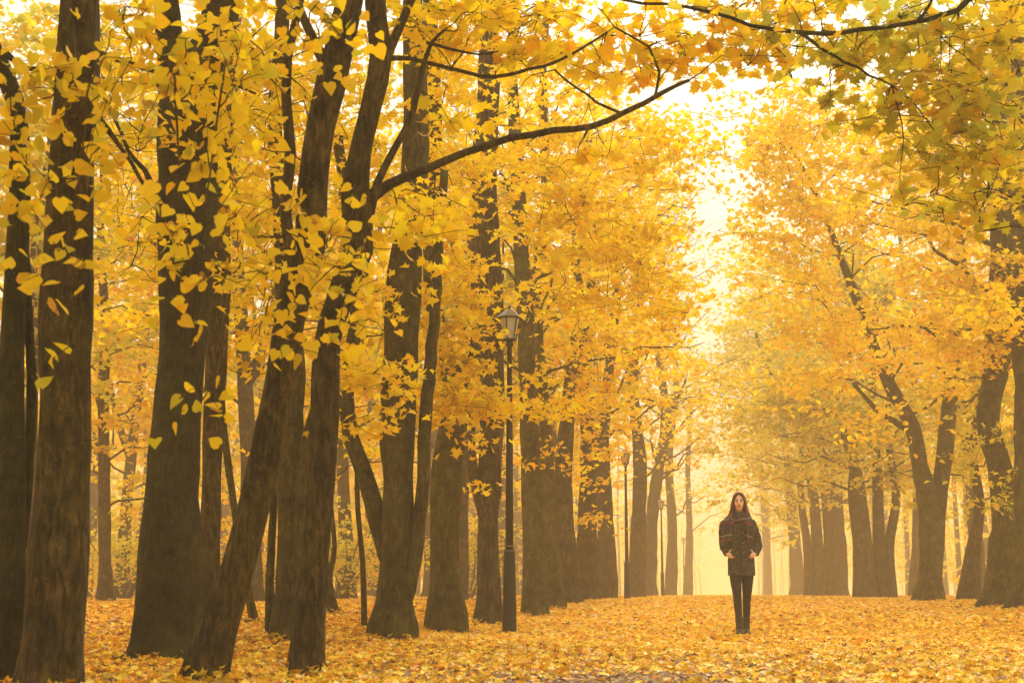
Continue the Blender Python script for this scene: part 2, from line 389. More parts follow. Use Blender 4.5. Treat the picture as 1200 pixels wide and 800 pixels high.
#@@STRUCTURE
# ------------------------------------------------------------------ ground
def ground():
    xs = np.unique(np.concatenate([np.linspace(-350, -40, 16), np.linspace(-40, -8, 33), np.linspace(-8, 14, 111), np.linspace(14, 50, 37), np.linspace(50, 400, 18)]))
    ys = np.unique(np.concatenate([np.linspace(-60, 2, 12), np.linspace(2, 24, 111), np.linspace(24, 60, 61), np.linspace(60, 140, 33), np.linspace(140, 600, 24)]))
    X, Y = np.meshgrid(xs, ys); Z = G(X, Y)
    V = np.stack([X.ravel(), Y.ravel(), Z.ravel()], 1); nx = len(xs)
    f = [(j * nx + i, j * nx + i + 1, (j + 1) * nx + i + 1, (j + 1) * nx + i) for j in range(len(ys) - 1) for i in range(nx - 1)]
    me = bpy.data.meshes.new('ground'); me.from_pydata(V.tolist(), [], f); me.polygons.foreach_set('use_smooth', [True] * len(f))
    m = mat('leafy_soil', (.3, .2, .08), .95, spec=.15); b = m.node_tree.nodes['Principled BSDF']
    tc = N(m, 'ShaderNodeTexCoord')
    vo = N(m, 'ShaderNodeTexVoronoi'); vo.inputs['Scale'].default_value = 11; vo.inputs['Randomness'].default_value = 1
    nz = N(m, 'ShaderNodeTexNoise'); nz.inputs['Scale'].default_value = 9; nz.inputs['Detail'].default_value = 4
    L(m, tc.outputs['Object'], nz.inputs[0])
    ad = N(m, 'ShaderNodeVectorMath', operation='MULTIPLY_ADD'); L(m, nz.outputs['Color'], ad.inputs[0]); ad.inputs[1].default_value = (.12, .12, .12); L(m, tc.outputs['Object'], ad.inputs[2])
    L(m, ad.outputs[0], vo.inputs['Vector'])
    sp = N(m, 'ShaderNodeSeparateColor'); L(m, vo.outputs['Color'], sp.inputs[0])
    leafc = ramp(m, sp.outputs[0], [(0, (.36, .17, .03)), (.2, (.80, .42, .05)), (.6, (.88, .58, .08)), (1, (.92, .70, .18))])
    soil = N(m, 'ShaderNodeTexNoise'); soil.inputs['Scale'].default_value = 30; soil.inputs['Detail'].default_value = 6; L(m, tc.outputs['Object'], soil.inputs[0])
    soilc = ramp(m, soil.outputs[0], [(.3, (.10, .065, .045)), (.7, (.27, .19, .14))])
    ms = N(m, 'ShaderNodeTexNoise'); ms.inputs['Scale'].default_value = 2.2; ms.inputs['Detail'].default_value = 7; ms.inputs['Roughness'].default_value = .68; L(m, tc.outputs['Object'], ms.inputs[0])
    # away from the camera the litter is unbroken
    gm = N(m, 'ShaderNodeSeparateXYZ'); L(m, tc.outputs['Object'], gm.inputs[0])
    mr = N(m, 'ShaderNodeMapRange'); L(m, gm.outputs['Y'], mr.inputs[0]); mr.inputs[1].default_value = 8; mr.inputs[2].default_value = 24; mr.inputs[3].default_value = -.08; mr.inputs[4].default_value = .3
    sm = N(m, 'ShaderNodeMath', operation='ADD'); L(m, ms.outputs[0], sm.inputs[0]); L(m, mr.outputs[0], sm.inputs[1])
    k = ramp(m, sm.outputs[0], [(.44, (0, 0, 0)), (.56, (1, 1, 1))])
    mx_ = N(m, 'ShaderNodeMix', data_type='RGBA'); L(m, k, mx_.inputs[0]); L(m, soilc, mx_.inputs[6]); L(m, leafc, mx_.inputs[7])
    L(m, mx_.outputs[2], b.inputs['Base Color'])
    bp = N(m, 'ShaderNodeBump'); bp.inputs['Strength'].default_value = .7; bp.inputs['Distance'].default_value = .03
    L(m, vo.outputs['Distance'], bp.inputs['Height']); L(m, bp.outputs[0], b.inputs['Normal'])
    me.materials.append(m); tag(put('ground', me), kind='structure')
ground()

def litter():
    lv = Leaves()
    def band(y0, y1, dens, size, flat):
        A = .5 * (y1 ** 2 - y0 ** 2) * .80; n = int(A * dens)
        y = np.sqrt(rng.uniform(y0 ** 2, y1 ** 2, n)); x = rng.uniform(-.40, .40, n) * y
        s = lane(x, y)
        # thinner in the wheel-worn middle of the path close by, and on the bare soil under the left trees
        wav = np.sin(x * 1.9 + 1.3 * np.sin(y * 1.1)) * .5 + np.sin(y * 2.3 + x * .7) * .5
        bare = np.exp(-((s - 2.0) / 2.3) ** 2) * (1 - sstep(9.6, 13.5, y)) * (.66 + .34 * wav)
        bare = np.maximum(bare, np.exp(-((x + 2.0) / 1.1) ** 2 - ((y - 9.6) / 1.6) ** 2) * .75)
        keep = rng.uniform(size=n) > bare
        x, y = x[keep], y[keep]; z = G(x, y) + .012 + rng.uniform(0, .035, len(x))
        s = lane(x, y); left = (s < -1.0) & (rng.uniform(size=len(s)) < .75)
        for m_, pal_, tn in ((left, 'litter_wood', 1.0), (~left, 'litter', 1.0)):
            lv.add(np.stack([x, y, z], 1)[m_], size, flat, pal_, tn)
    for t in T.values():
        if t.base[1] > 40: continue
        r0 = float(t.lines[0][1][1]); n = int(170 * (r0 + .25) / .4); a = rng.uniform(0, 6.283, n); d = r0 * .8 + np.abs(rng.normal(0, .16, n))
        x, y = t.base[0] + d * np.cos(a), t.base[1] + d * np.sin(a)
        lv.add(np.stack([x, y, G(x, y) + .02 + .09 * np.exp(-(d - r0 * .8) / .12) * rng.uniform(.2, 1, n)], 1), .075, 1.0, 'litter')
    n = 26000; y = rng.uniform(7, 13.5, n); x = rng.uniform(-.1, .42, n) * y
    lv.add(np.stack([x, y, G(x, y) + .008 + rng.uniform(0, .008, n)], 1), .035, 2.5, 'crumbs')
    band(5.5, 12, 580, .062, 1.5); band(12, 20, 380, .070, 1.5); band(20, 32, 150, .095, 1.5); band(32, 50, 60, .13, 1.4); band(50, 80, 16, .20, 1.3)
    me = lv.mesh('fallen_leaves', 'star', LITM, droop=0)
    o = put('fallen_leaves', me); tag(o, 'yellow and orange fallen leaves covering the whole ground', 'leaves', kind='stuff')

# ------------------------------------------------------------------ haze
def haze():
    bm = bmesh.new(); bmesh.ops.create_cube(bm, size=1)
    me = bpy.data.meshes.new('haze'); bm.to_mesh(me); bm.free()
    o = put('haze', me); o.scale = (790, 700, 34); o.location = (25, 270, 34 / 2 - 1.6)
    m = bpy.data.materials.new('haze'); m.use_nodes = True; m.node_tree.nodes.clear()
    v = N(m, 'ShaderNodeVolumePrincipled'); v.inputs['Density'].default_value = HAZE_D
    v.inputs['Color'].default_value = HAZE_C; v.inputs['Anisotropy'].default_value = 0
    u = N(m, 'ShaderNodeOutputMaterial'); L(m, v.outputs[0], u.inputs['Volume'])
    me.materials.append(m); tag(o, 'pale golden autumn mist filling the avenue', 'haze', kind='stuff')
HAZE_D = .0050; HAZE_C = (.96, .80, .56, 1)
haze()

#@@LAMPS
# ------------------------------------------------------------------ street lamps
IRON = mat('painted_iron', (.010, .008, .007), .5, .2)
LID = mat('lamp_lid_metal', (.22, .20, .19), .45, .4)
GLASS = bpy.data.materials.new('frosted_glass'); GLASS.use_nodes = True
g_ = GLASS.node_tree.nodes['Principled BSDF']; g_.inputs['Base Color'].default_value = (.62, .60, .56, 1); g_.inputs['Roughness'].default_value = .3; g_.inputs['Transmission Weight'].default_value = .35
def make_lamp(label):
    H = 4.0; root = empty('street_lamp', (0, 0, 0)); tag(root, label, 'street lamp', 'street lamps along the left side of the avenue')
    b = MB(); b.lathe([(.098, -.1), (.098, .03), (.088, .06), (.084, .3), (.072, .95), (.066, 1.02)], 20); b.build('post_base', IRON, root)
    b = MB()
    for z in (1.00, 1.055): b.lathe([(.066, z - .008), (.078, z - .006), (.078, z + .006), (.066, z + .008)], 20)
    b.build('ring', mat('ring_metal', (.16, .14, .13), .5, .5), root)
    b = MB(); b.lathe([(.050, 1.0), (.046, 2.0), (.034, 2.9), (.030, H - .50), (.044, H - .49), (.05, H - .46), (.036, H - .44), (.036, H - .42)], 16); b.build('post', IRON, root)
    ln = MB(); ln.lathe([(.05, H - .43), (.078, H - .425), (.078, H - .40), (.066, H - .395)], 6); 
    for k in range(6):
        a = k * math.pi / 3
        p0 = np.array([math.cos(a) * .078, math.sin(a) * .078, H - .41]); p1 = np.array([math.cos(a) * .135, math.sin(a) * .135, H - .135])
        ln.tube([p0, p1], [.009, .009], 6)
    ln.lathe([(.132, H - .145), (.143, H - .142), (.143, H - .128), (.132, H - .125)], 6)
    fr = ln.build('lantern_frame', IRON, root, smooth=False)
    gl = MB(); gl.lathe([(.070, H - .398), (.129, H - .146)], 6); gl.build('lantern_glass', GLASS, root, smooth=False)
    rf = MB(); rf.lathe([(.155, H - .135), (.160, H - .122), (.085, H - .058), (.045, H - .030), (.02, H - .026)], 6); ro = rf.build('lantern_roof', LID, root, smooth=False)
    fi = MB(); fi.lathe([(.010, H - .03), (.010, H - .012), (.018, H - .004), (.016, H + .012), (.005, H + .03)], 10); fi.build('finial', IRON, ro)
    return root
def copy_tree(o, parent=None):
    c = o.copy(); COL.objects.link(c); c.parent = parent
    for ch in list(o.children): copy_tree(ch, c)
    return c
LAMPS = [(597, 17.4, 'nearest black lamp post, its lantern high against the trunks'),
         (735, 37.9, 'second lamp post from the front, beside the row of trunks'),
         (776.5, 58.5, 'third lamp post, small and thin, left of the woman'),
         (791, 79, 'fourth lamp post, faded brown in the mist'),
         (802, 99, 'fifth lamp post, very faint in the mist'),
         (811, 120, 'farthest lamp post, almost lost in the mist')]
lamp0 = make_lamp(LAMPS[0][2])
for i, (px, d, lb) in enumerate(LAMPS):
    o = lamp0 if i == 0 else copy_tree(lamp0)
    q = P(px, 690, d); o.location = (q[0], q[1], float(G(q[0], q[1]))); o.rotation_euler = (0, 0, R(12)); o['label'] = lb

#@@TREES
# ------------------------------------------------------------------ near left trees (traced trunks, each at its own depth)
LG = 'trees in the wood left of the avenue'
T = {}
T['edge'] = px_tree('linden_tree', 7.3, [(14, 806, 40), (15, 700, 33), (14, 560, 30), (14, 420, 28), (20, 300, 26), (24, 200, 24), (18, 120, 24), (-8, 60, 26), (-40, -20, 24), (-70, -200, 18)],
    'dark trunk at the left edge, bending out of the picture near the top', barkk='dark', shape='heart', pal='linden', size=.076, group=LG)
limb(T['edge'], [(22, 640, 20, .05), (33, 560, 14), (36, 440, 12), (30, 300, 11), (24, 200, 8)], 7.38)
limb(T['edge'], [(6, 62, 10), (30, 80, 7), (62, 82, 6), (100, 98, 5), (150, 104, 3)], 7.2, 6)
T['post'] = px_tree('linden_tree', 7.0, [(58, 812, 72), (62, 760, 68), (69, 640, 66), (76, 500, 62), (76, 400, 60), (80, 300, 55), (84, 200, 52), (90, 100, 51), (93, 0, 50), (98, -120, 48), (104, -300, 40), (104, -800, 24)],
    'straight brown trunk second from the left edge, smooth and clear of branches', barkk='brown', shape='heart', pal='linden', size=.076, group=LG, seg=24, step=.1)
limb(T['post'], [(108, 130, 10), (140, 170, 6), (165, 210, 5), (190, 250, 4), (205, 300, 3)], 7.0, 6)
limb(T['post'], [(106, 60, 10), (150, 75, 7), (200, 90, 5), (260, 95, 4), (300, 110, 3)], 6.9, 6)
for q in ([(262, 90, 3), (248, 200, 2.6), (232, 300, 2.2), (226, 400, 1.8), (236, 470, 1.2)], [(205, 90, 3), (212, 220, 2.4), (222, 330, 2), (204, 430, 1.5), (190, 515, 1)], [(104, 100, 3), (92, 210, 2.4), (84, 310, 2), (90, 420, 1.2)]):
    limb(T['post'], q, 6.5, 5, 'twig')
T['big'] = px_tree('linden_tree', 11.0, [(197, 771, 94), (197, 745, 82), (199, 690, 76), (200, 600, 66), (205, 520, 58), (212, 430, 56), (217, 330, 62), (219, 240, 66), (222, 160, 68), (226, 110, 68), (248, 50, 50), (262, 0, 46), (285, -100, 42), (300, -260, 34)],
    'thickest dark furrowed trunk with flared roots, among the left trees', barkk='dark', shape='heart', pal='linden', size=.085, group=LG, seg=28, step=.1)
limb(T['big'], [(214, 130, 50), (202, 70, 36), (196, 20, 32), (190, -90, 30), (170, -240, 22)], 11.0, 14)
limb(T['big'], [(196, 260, 12), (170, 200, 7), (150, 175, 5), (125, 120, 4)], 10.8, 6)
for q in ([(178, 757, 24), (160, 768, 17), (142, 773, 11), (118, 779, 6)], [(216, 766, 24), (240, 780, 15), (268, 786, 9), (300, 790, 6)]):
    limb(T['big'], q, 10.85, 10, 'root')
T['behind'] = px_tree('linden_tree', 12.6, [(243, 752, 30), (246, 640, 24), (250, 500, 23), (256, 360, 25), (258, 250, 26), (260, 150, 26), (262, 60, 24), (268, -60, 22), (272, -200, 18)],
    'slim paler trunk standing close behind the thickest dark trunk', barkk='brown', shape='star', pal='yellow', size=.10, group=LG)
T['far'] = px_tree('maple_tree', 31, [(124, 703, 22), (123, 660, 15), (122, 560, 13), (121, 460, 12), (124, 380, 11), (118, 280, 9), (122, 160, 7), (120, 60, 5)],
    'slim pale trunk standing alone between the two leftmost thick trunks', barkk='pale', shape='oval', pal='yellow', size=.15, group=LG, step=.3)
T['lean'] = px_tree('linden_tree', 7.9, [(240, 806, 48), (252, 750, 42), (280, 660, 38), (306, 560, 38), (326, 460, 38), (340, 370, 38), (362, 290, 37), (366, 220, 34), (376, 150, 34), (390, 90, 36), (410, 0, 32), (436, -140, 28), (450, -280, 22), (470, -700, 14)],
    'slanting brown trunk leaning right from the bottom edge of the picture', barkk='brown', shape='heart', pal='linden', size=.076, group=LG, seg=20, step=.1)
limb(T['lean'], [(385, 80, 16), (366, 45, 12), (345, -5, 10), (325, -80, 9)], 7.9, 8)
limb(T['lean'], [(350, 340, 18), (335, 250, 14), (340, 180, 14), (335, 90, 12), (350, 0, 10)], 8.6, 8)
T['upright'] = px_tree('maple_tree', 8.7, [(358, 788, 42), (362, 730, 36), (372, 620, 33), (380, 500, 32), (384, 400, 31), (402, 340, 32), (420, 290, 36), (416, 230, 36), (422, 180, 30), (436, 120, 28), (446, 70, 28), (440, 0, 26), (440, -120, 24), (450, -280, 18), (455, -600, 12)],
    'smooth trunk right of the slanting one, with a long bough reaching over the path', barkk='brown', shape='maple', pal='yellow', size=.105, group=LG, seg=20, step=.1)
limb(T['upright'], [(444, 84, 16), (462, 45, 12), (482, 0, 10), (500, -60, 8)], 8.7, 8)
BOUGH = limb(T['upright'], [(424, 240, 18), (455, 216, 13), (500, 198, 11), (545, 180, 9.5), (600, 162, 9), (650, 153, 8.5), (690, 150, 8), (735, 131, 7), (775, 110, 6), (808, 94, 4)], 8.8, 10)
limb(T['upright'], [(430, 262, 14), (442, 215, 10), (462, 175, 9), (485, 130, 8), (494, 85, 7), (505, 50, 5), (520, 36, 4)], 8.75, 8)
limb(T['upright'], [(446, 72, 9), (480, 68, 6), (540, 84, 5), (580, 91, 5), (620, 80, 4.5), (655, 72, 4), (712, 38, 3)], 8.7, 6)
limb(T['upright'], [(500, 50, 5), (530, 58, 4), (560, 64, 3), (585, 60, 2)], 8.7, 6)
limb(T['upright'], [(728, 133, 4), (700, 120, 3.5), (675, 103, 3), (650, 82, 2.5)], 8.8, 6)
limb(T['upright'], [(768, 112, 4), (772, 85, 3.5), (760, 55, 3), (720, 32, 2.5)], 8.8, 6)
T['triple'] = px_tree('maple_tree', 13.2, [(336, 742, 36), (338, 690, 30), (340, 600, 30), (338, 520, 31), (345, 440, 28), (335, 350, 22), (330, 260, 20), (322, 150, 18), (330, 40, 17), (335, -80, 15)],
    'brown trunk with a dark broken-off stem fused to its side, behind the slanting trunk', barkk='mossy', shape='star', pal='yellow', size=.105, group=LG)
limb(T['triple'], [(352, 738, 24), (353, 660, 22), (356, 560, 20), (362, 510, 16), (368, 480, 10)], 13.1, 10)
limb(T['triple'], [(318, 744, 14), (316, 680, 10), (320, 590, 9), (318, 520, 9), (328, 440, 8), (345, 370, 6)], 13.3, 8)
T['slim'] = px_tree('young_tree', 15, [(298, 726, 11), (288, 680, 9), (274, 590, 9), (262, 500, 8), (256, 420, 7), (240, 330, 6), (238, 240, 5)],
    'thin sapling leaning left beside the thickest trunk', barkk='mossy', shape='star', pal='yellow', size=.10, group=LG, seg=8)
T['wand'] = px_tree('young_tree', 15.5, [(427, 727, 8), (425, 660, 6), (419, 590, 6), (418, 520, 5.5), (412, 450, 5), (420, 370, 4)],
    'thin wand-like sapling standing just left of the thick mossy forked trunk', barkk='brown', shape='star', pal='yellow', size=.10, group=LG, seg=8)
T['stick'] = px_tree('young_tree', 18, [(391, 728, 14), (384, 680, 11), (392, 640, 6), (384, 560, 6), (386, 500, 5)],
    'short crooked stem seen just right of the smooth upright trunk', barkk='brown', shape='star', pal='yellow', size=.10, group=LG, seg=8)
T['fork'] = px_tree('maple_tree', 14.6, [(461, 731, 52), (462, 705, 43), (466, 640, 38), (467, 560, 38), (466, 490, 41), (469, 410, 38), (474, 320, 40), (483, 240, 34), (487, 170, 32), (486, 90, 28), (484, 0, 26), (486, -120, 22)],
    'thick mossy trunk with a slanting bough leaving each side low down', barkk='mossy', shape='star', pal='yellow', size=.105, group=LG, seg=24, step=.12)
limb(T['fork'], [(462, 668, 26), (448, 630, 24), (432, 570, 22), (412, 512, 20), (404, 450, 18), (418, 370, 16), (410, 280, 15), (396, 160, 13)], 14.7, 10)
limb(T['fork'], [(467, 726, 20), (478, 690, 20), (488, 640, 17), (496, 560, 16), (499, 490, 16), (505, 420, 15), (511, 350, 13), (514, 280, 12), (521, 200, 10)], 14.5, 10)
T['stout'] = px_tree('maple_tree', 17.4, [(523, 720, 48), (522, 690, 38), (521, 620, 34), (524, 540, 34), (532, 490, 30), (528, 430, 28), (512, 390, 24), (506, 300, 22), (510, 180, 20), (505, 60, 18), (505, -60, 15)],
    'stout mossy trunk standing left of the nearest lamp post', barkk='mossy', shape='star', pal='orange', size=.11, group=LG, seg=20)
limb(T['stout'], [(530, 510, 24), (546, 470, 20), (556, 420, 17), (562, 340, 14)], 17.4, 10)
T['lamp_tree'] = px_tree('maple_tree', 20.5, [(573, 718, 34), (573, 690, 28), (572, 610, 25), (575, 520, 26), (576, 430, 30), (570, 340, 38), (566, 260, 36), (568, 190, 32), (572, 120, 27), (573, 40, 24), (572, -60, 20)],
    'tall greyish trunk rising directly behind the nearest lamp post', barkk='pale', shape='star', pal='yellow', size=.115, group=LG, step=.2)
limb(T['lamp_tree'], [(572, 620, 16), (562, 580, 16), (553, 545, 12), (552, 480, 9)], 20.4, 8)
ROW = [('row_a', 24.5, [(627, 711, 32), (625, 660, 27), (623, 560, 24), (618, 460, 20), (616, 380, 20), (610, 280, 19), (606, 200, 17), (600, 80, 13), (604, 0, 10)], 'wide brown trunk just right of the nearest lamp post'),
       ('row_b', 28, [(652, 707, 25), (643, 640, 22), (640, 540, 18), (632, 440, 18), (628, 340, 16), (640, 240, 14), (636, 120, 10), (640, 20, 8)], 'second trunk to the right of the nearest lamp post in the long row'),
       ('row_c', 31.5, [(668, 705, 30), (664, 640, 24), (660, 560, 21), (668, 460, 18), (678, 380, 16), (676, 280, 13), (690, 160, 9)], 'third trunk right of the nearest lamp post, leaning slightly right'),
       ('row_d', 36, [(690, 703, 28), (688, 620, 22), (690, 520, 19), (686, 420, 16), (694, 300, 12), (690, 200, 8)], 'straight trunk halfway between the first and second lamp posts'),
       ('row_e', 41, [(712, 701, 26), (710, 620, 20), (706, 520, 17), (716, 420, 13), (724, 320, 9), (722, 220, 6)], 'misty trunk just left of the second lamp post'),
       ('row_f', 50, [(746, 700, 22), (748, 620, 18), (750, 540, 15), (742, 450, 12), (750, 360, 9), (748, 280, 6)], 'misty trunk just right of the second lamp post'),
       ('row_g', 62, [(760, 699, 20), (763, 620, 15), (770, 560, 13), (780, 490, 11), (772, 400, 8), (778, 300, 5)], 'faint slanting trunk before the third lamp post'),
       ('row_h', 78, [(786, 698, 16), (788, 620, 11), (784, 540, 9), (792, 460, 7), (790, 380, 5)], 'faint trunk between the third and fourth lamp posts'),
       ('row_i', 100, [(806, 698, 12), (808, 620, 8), (806, 550, 6), (810, 480, 4)], 'ghostly trunk near the farthest lamps, left side of the path')]
for key, d, pts, lb in ROW:
    T[key] = px_tree('maple_tree', d, pts, lb, barkk='mossy' if d < 30 else 'pale', shape='star' if d < 30 else 'oval', pal='yellow', size=.13 if d < 35 else .19, group='row of trees left of the path', step=.3, seg=14)

# ------------------------------------------------------------------ right trees
RGRP = 'row of trees right of the path'
T['r_edge'] = px_tree('maple_tree', 25, [(1216, 716, 62), (1215, 690, 50), (1212, 600, 44), (1212, 480, 44), (1206, 360, 44), (1202, 240, 44), (1196, 120, 40), (1192, 0, 36), (1190, -80, 32)],
    'thick trunk cut by the right edge of the picture', barkk='mossy', shape='star', pal='yellow', size=.125, group=RGRP, step=.2, seg=20)
T['r_bulge'] = px_tree('maple_tree', 27, [(1172, 711, 50), (1173, 690, 40), (1176, 620, 30), (1172, 550, 28), (1158, 495, 26), (1166, 440, 30), (1174, 370, 34), (1178, 280, 34), (1174, 180, 32), (1176, 80, 28), (1180, -20, 24)],
    'curved trunk bowing left, next to the trunk at the right edge', barkk='mossy', shape='star', pal='yellow', size=.125, group=RGRP, step=.2, seg=20)
T['r_vee'] = px_tree('maple_tree', 34, [(1089, 706, 36), (1090, 680, 30), (1092, 640, 28), (1088, 590, 24), (1078, 545, 20), (1069, 500, 17), (1042, 450, 14), (1020, 395, 12), (1000, 340, 10), (975, 275, 8), (950, 215, 6), (925, 170, 4)],
    'forked trunk spreading in a V on the right side', barkk='mossy', shape='oval', pal='orange', size=.17, group=RGRP, step=.25, seg=16)
limb(T['r_vee'], [(1090, 692, 22), (1096, 640, 20), (1100, 590, 19), (1108, 520, 20), (1114, 460, 18), (1122, 400, 15), (1128, 320, 12), (1120, 230, 8), (1130, 140, 5)], 34, 12, step=.3, jit=.01)
limb(T['r_vee'], [(1072, 505, 11), (1050, 495, 8), (1026, 478, 6), (1000, 450, 4)], 34, 8, step=.3, jit=.01)
T['r_d'] = px_tree('maple_tree', 36, [(1136, 706, 30), (1140, 650, 18), (1148, 590, 12), (1140, 530, 10), (1150, 460, 8)],
    'slender trunk showing in the gap between the V fork and the curved trunk', barkk='pale', shape='oval', pal='green', size=.17, group=RGRP, step=.3, seg=12)
T['r_c'] = px_tree('linden_tree', 48, [(1016, 700, 26), (1014, 660, 20), (1008, 590, 17), (1000, 540, 13), (985, 500, 10), (965, 480, 7), (930, 485, 4)],
    'clustered stems with one bough arching left, right of the woman', barkk='pale', shape='oval', pal='green', size=.2, group=RGRP, step=.3, seg=14)
for q in ([(1030, 700, 20), (1030, 640, 15), (1028, 560, 12), (1022, 460, 10), (1026, 360, 7)], [(1044, 700, 16), (1042, 640, 12), (1050, 580, 10), (1040, 500, 8), (1050, 400, 5)], [(1006, 700, 14), (1005, 640, 11), (998, 570, 9), (1006, 480, 7), (990, 380, 5)]):
    limb(T['r_c'], q, 48.3, 10, step=.3, name='trunk')
T['r_b'] = px_tree('linden_tree', 68, [(985, 699, 20), (984, 640, 16), (980, 560, 12), (985, 460, 9), (970, 380, 6)],
    'hazy clump of stems halfway between the woman and the V fork', barkk='pale', shape='oval', pal='green', size=.24, group=RGRP, step=.4, seg=12)
for q in ([(960, 699, 18), (958, 640, 14), (950, 560, 11), (935, 500, 9), (905, 440, 6), (885, 390, 4)], [(973, 699, 16), (972, 640, 13), (966, 560, 10), (958, 460, 7)], [(948, 699, 12), (946, 640, 10), (938, 570, 8), (944, 480, 5)]):
    limb(T['r_b'], q, 68.5, 10, step=.3, name='trunk')
T['r_a'] = px_tree('linden_tree', 95, [(934, 698, 18), (932, 640, 14), (925, 570, 11), (915, 480, 8), (900, 420, 5)],
    'very hazy trunk close right of the woman', barkk='pale', shape='oval', pal='green', size=.27, group=RGRP, step=.4, seg=12)
T['r_z'] = px_tree('linden_tree', 135, [(900, 697.5, 12), (899, 650, 9), (896, 590, 10), (888, 520, 5)],
    'farthest ghostly tree right of the path, just beside the woman', barkk='pale', shape='oval', pal='green', size=.35, group=RGRP, step=.6, seg=10)
#@@CROWNS
# overhead maple: its trunk stands just outside the frame on the right
b0 = np.array([4.3, 9.5]); gz = float(G(*b0))
tr = Tree('maple_tree', (b0[0], b0[1], gz), 'maple with olive-yellow boughs hanging into the upper right corner', barkk='dark', shape='maple', pal='olive', size=.105)
tr.trunk([(b0[0], b0[1], gz - .12), (b0[0], b0[1], gz + .4), (b0[0] + .05, b0[1], gz + 2), (b0[0], b0[1], gz + 4.5), (b0[0] + .1, b0[1], gz + 7)], [.26, .21, .18, .15, .09], 18, .15)
T['over'] = tr
ax = tr.lines[0][0][int(len(tr.lines[0][0]) * .66)]
def over_limb(pts, d, seg=8):
    p, r = px_line(pts, d); p = np.vstack([ax, p]); r = np.concatenate([[.05], r]); p, r = smooth_line(p, r, .12)
    p[1:-1] += rng.normal(0, .006, (len(p) - 2, 3))
    b = MB(tr.base); b.tube(p, r, seg, .03); b.build('limb', tr.bk, tr.root); tr.lines.append((p, r)); return p
over_limb([(1180, -30, 9), (1120, 12, 7), (1085, 24, 6), (1030, 32, 6), (985, 38, 6), (940, 38, 6), (880, 28, 5), (830, 14, 5), (780, 6, 4), (725, -1, 4), (670, -20, 3)], 8.6)
limb(tr, [(940, 40, 5), (965, 58, 4), (990, 72, 4), (1018, 88, 3), (1045, 100, 2)], 8.6, 6)
limb(tr, [(1075, 25, 5), (1090, 5, 4), (1100, -20, 3)], 8.6, 6)
tr.lines = tr.lines[1:]

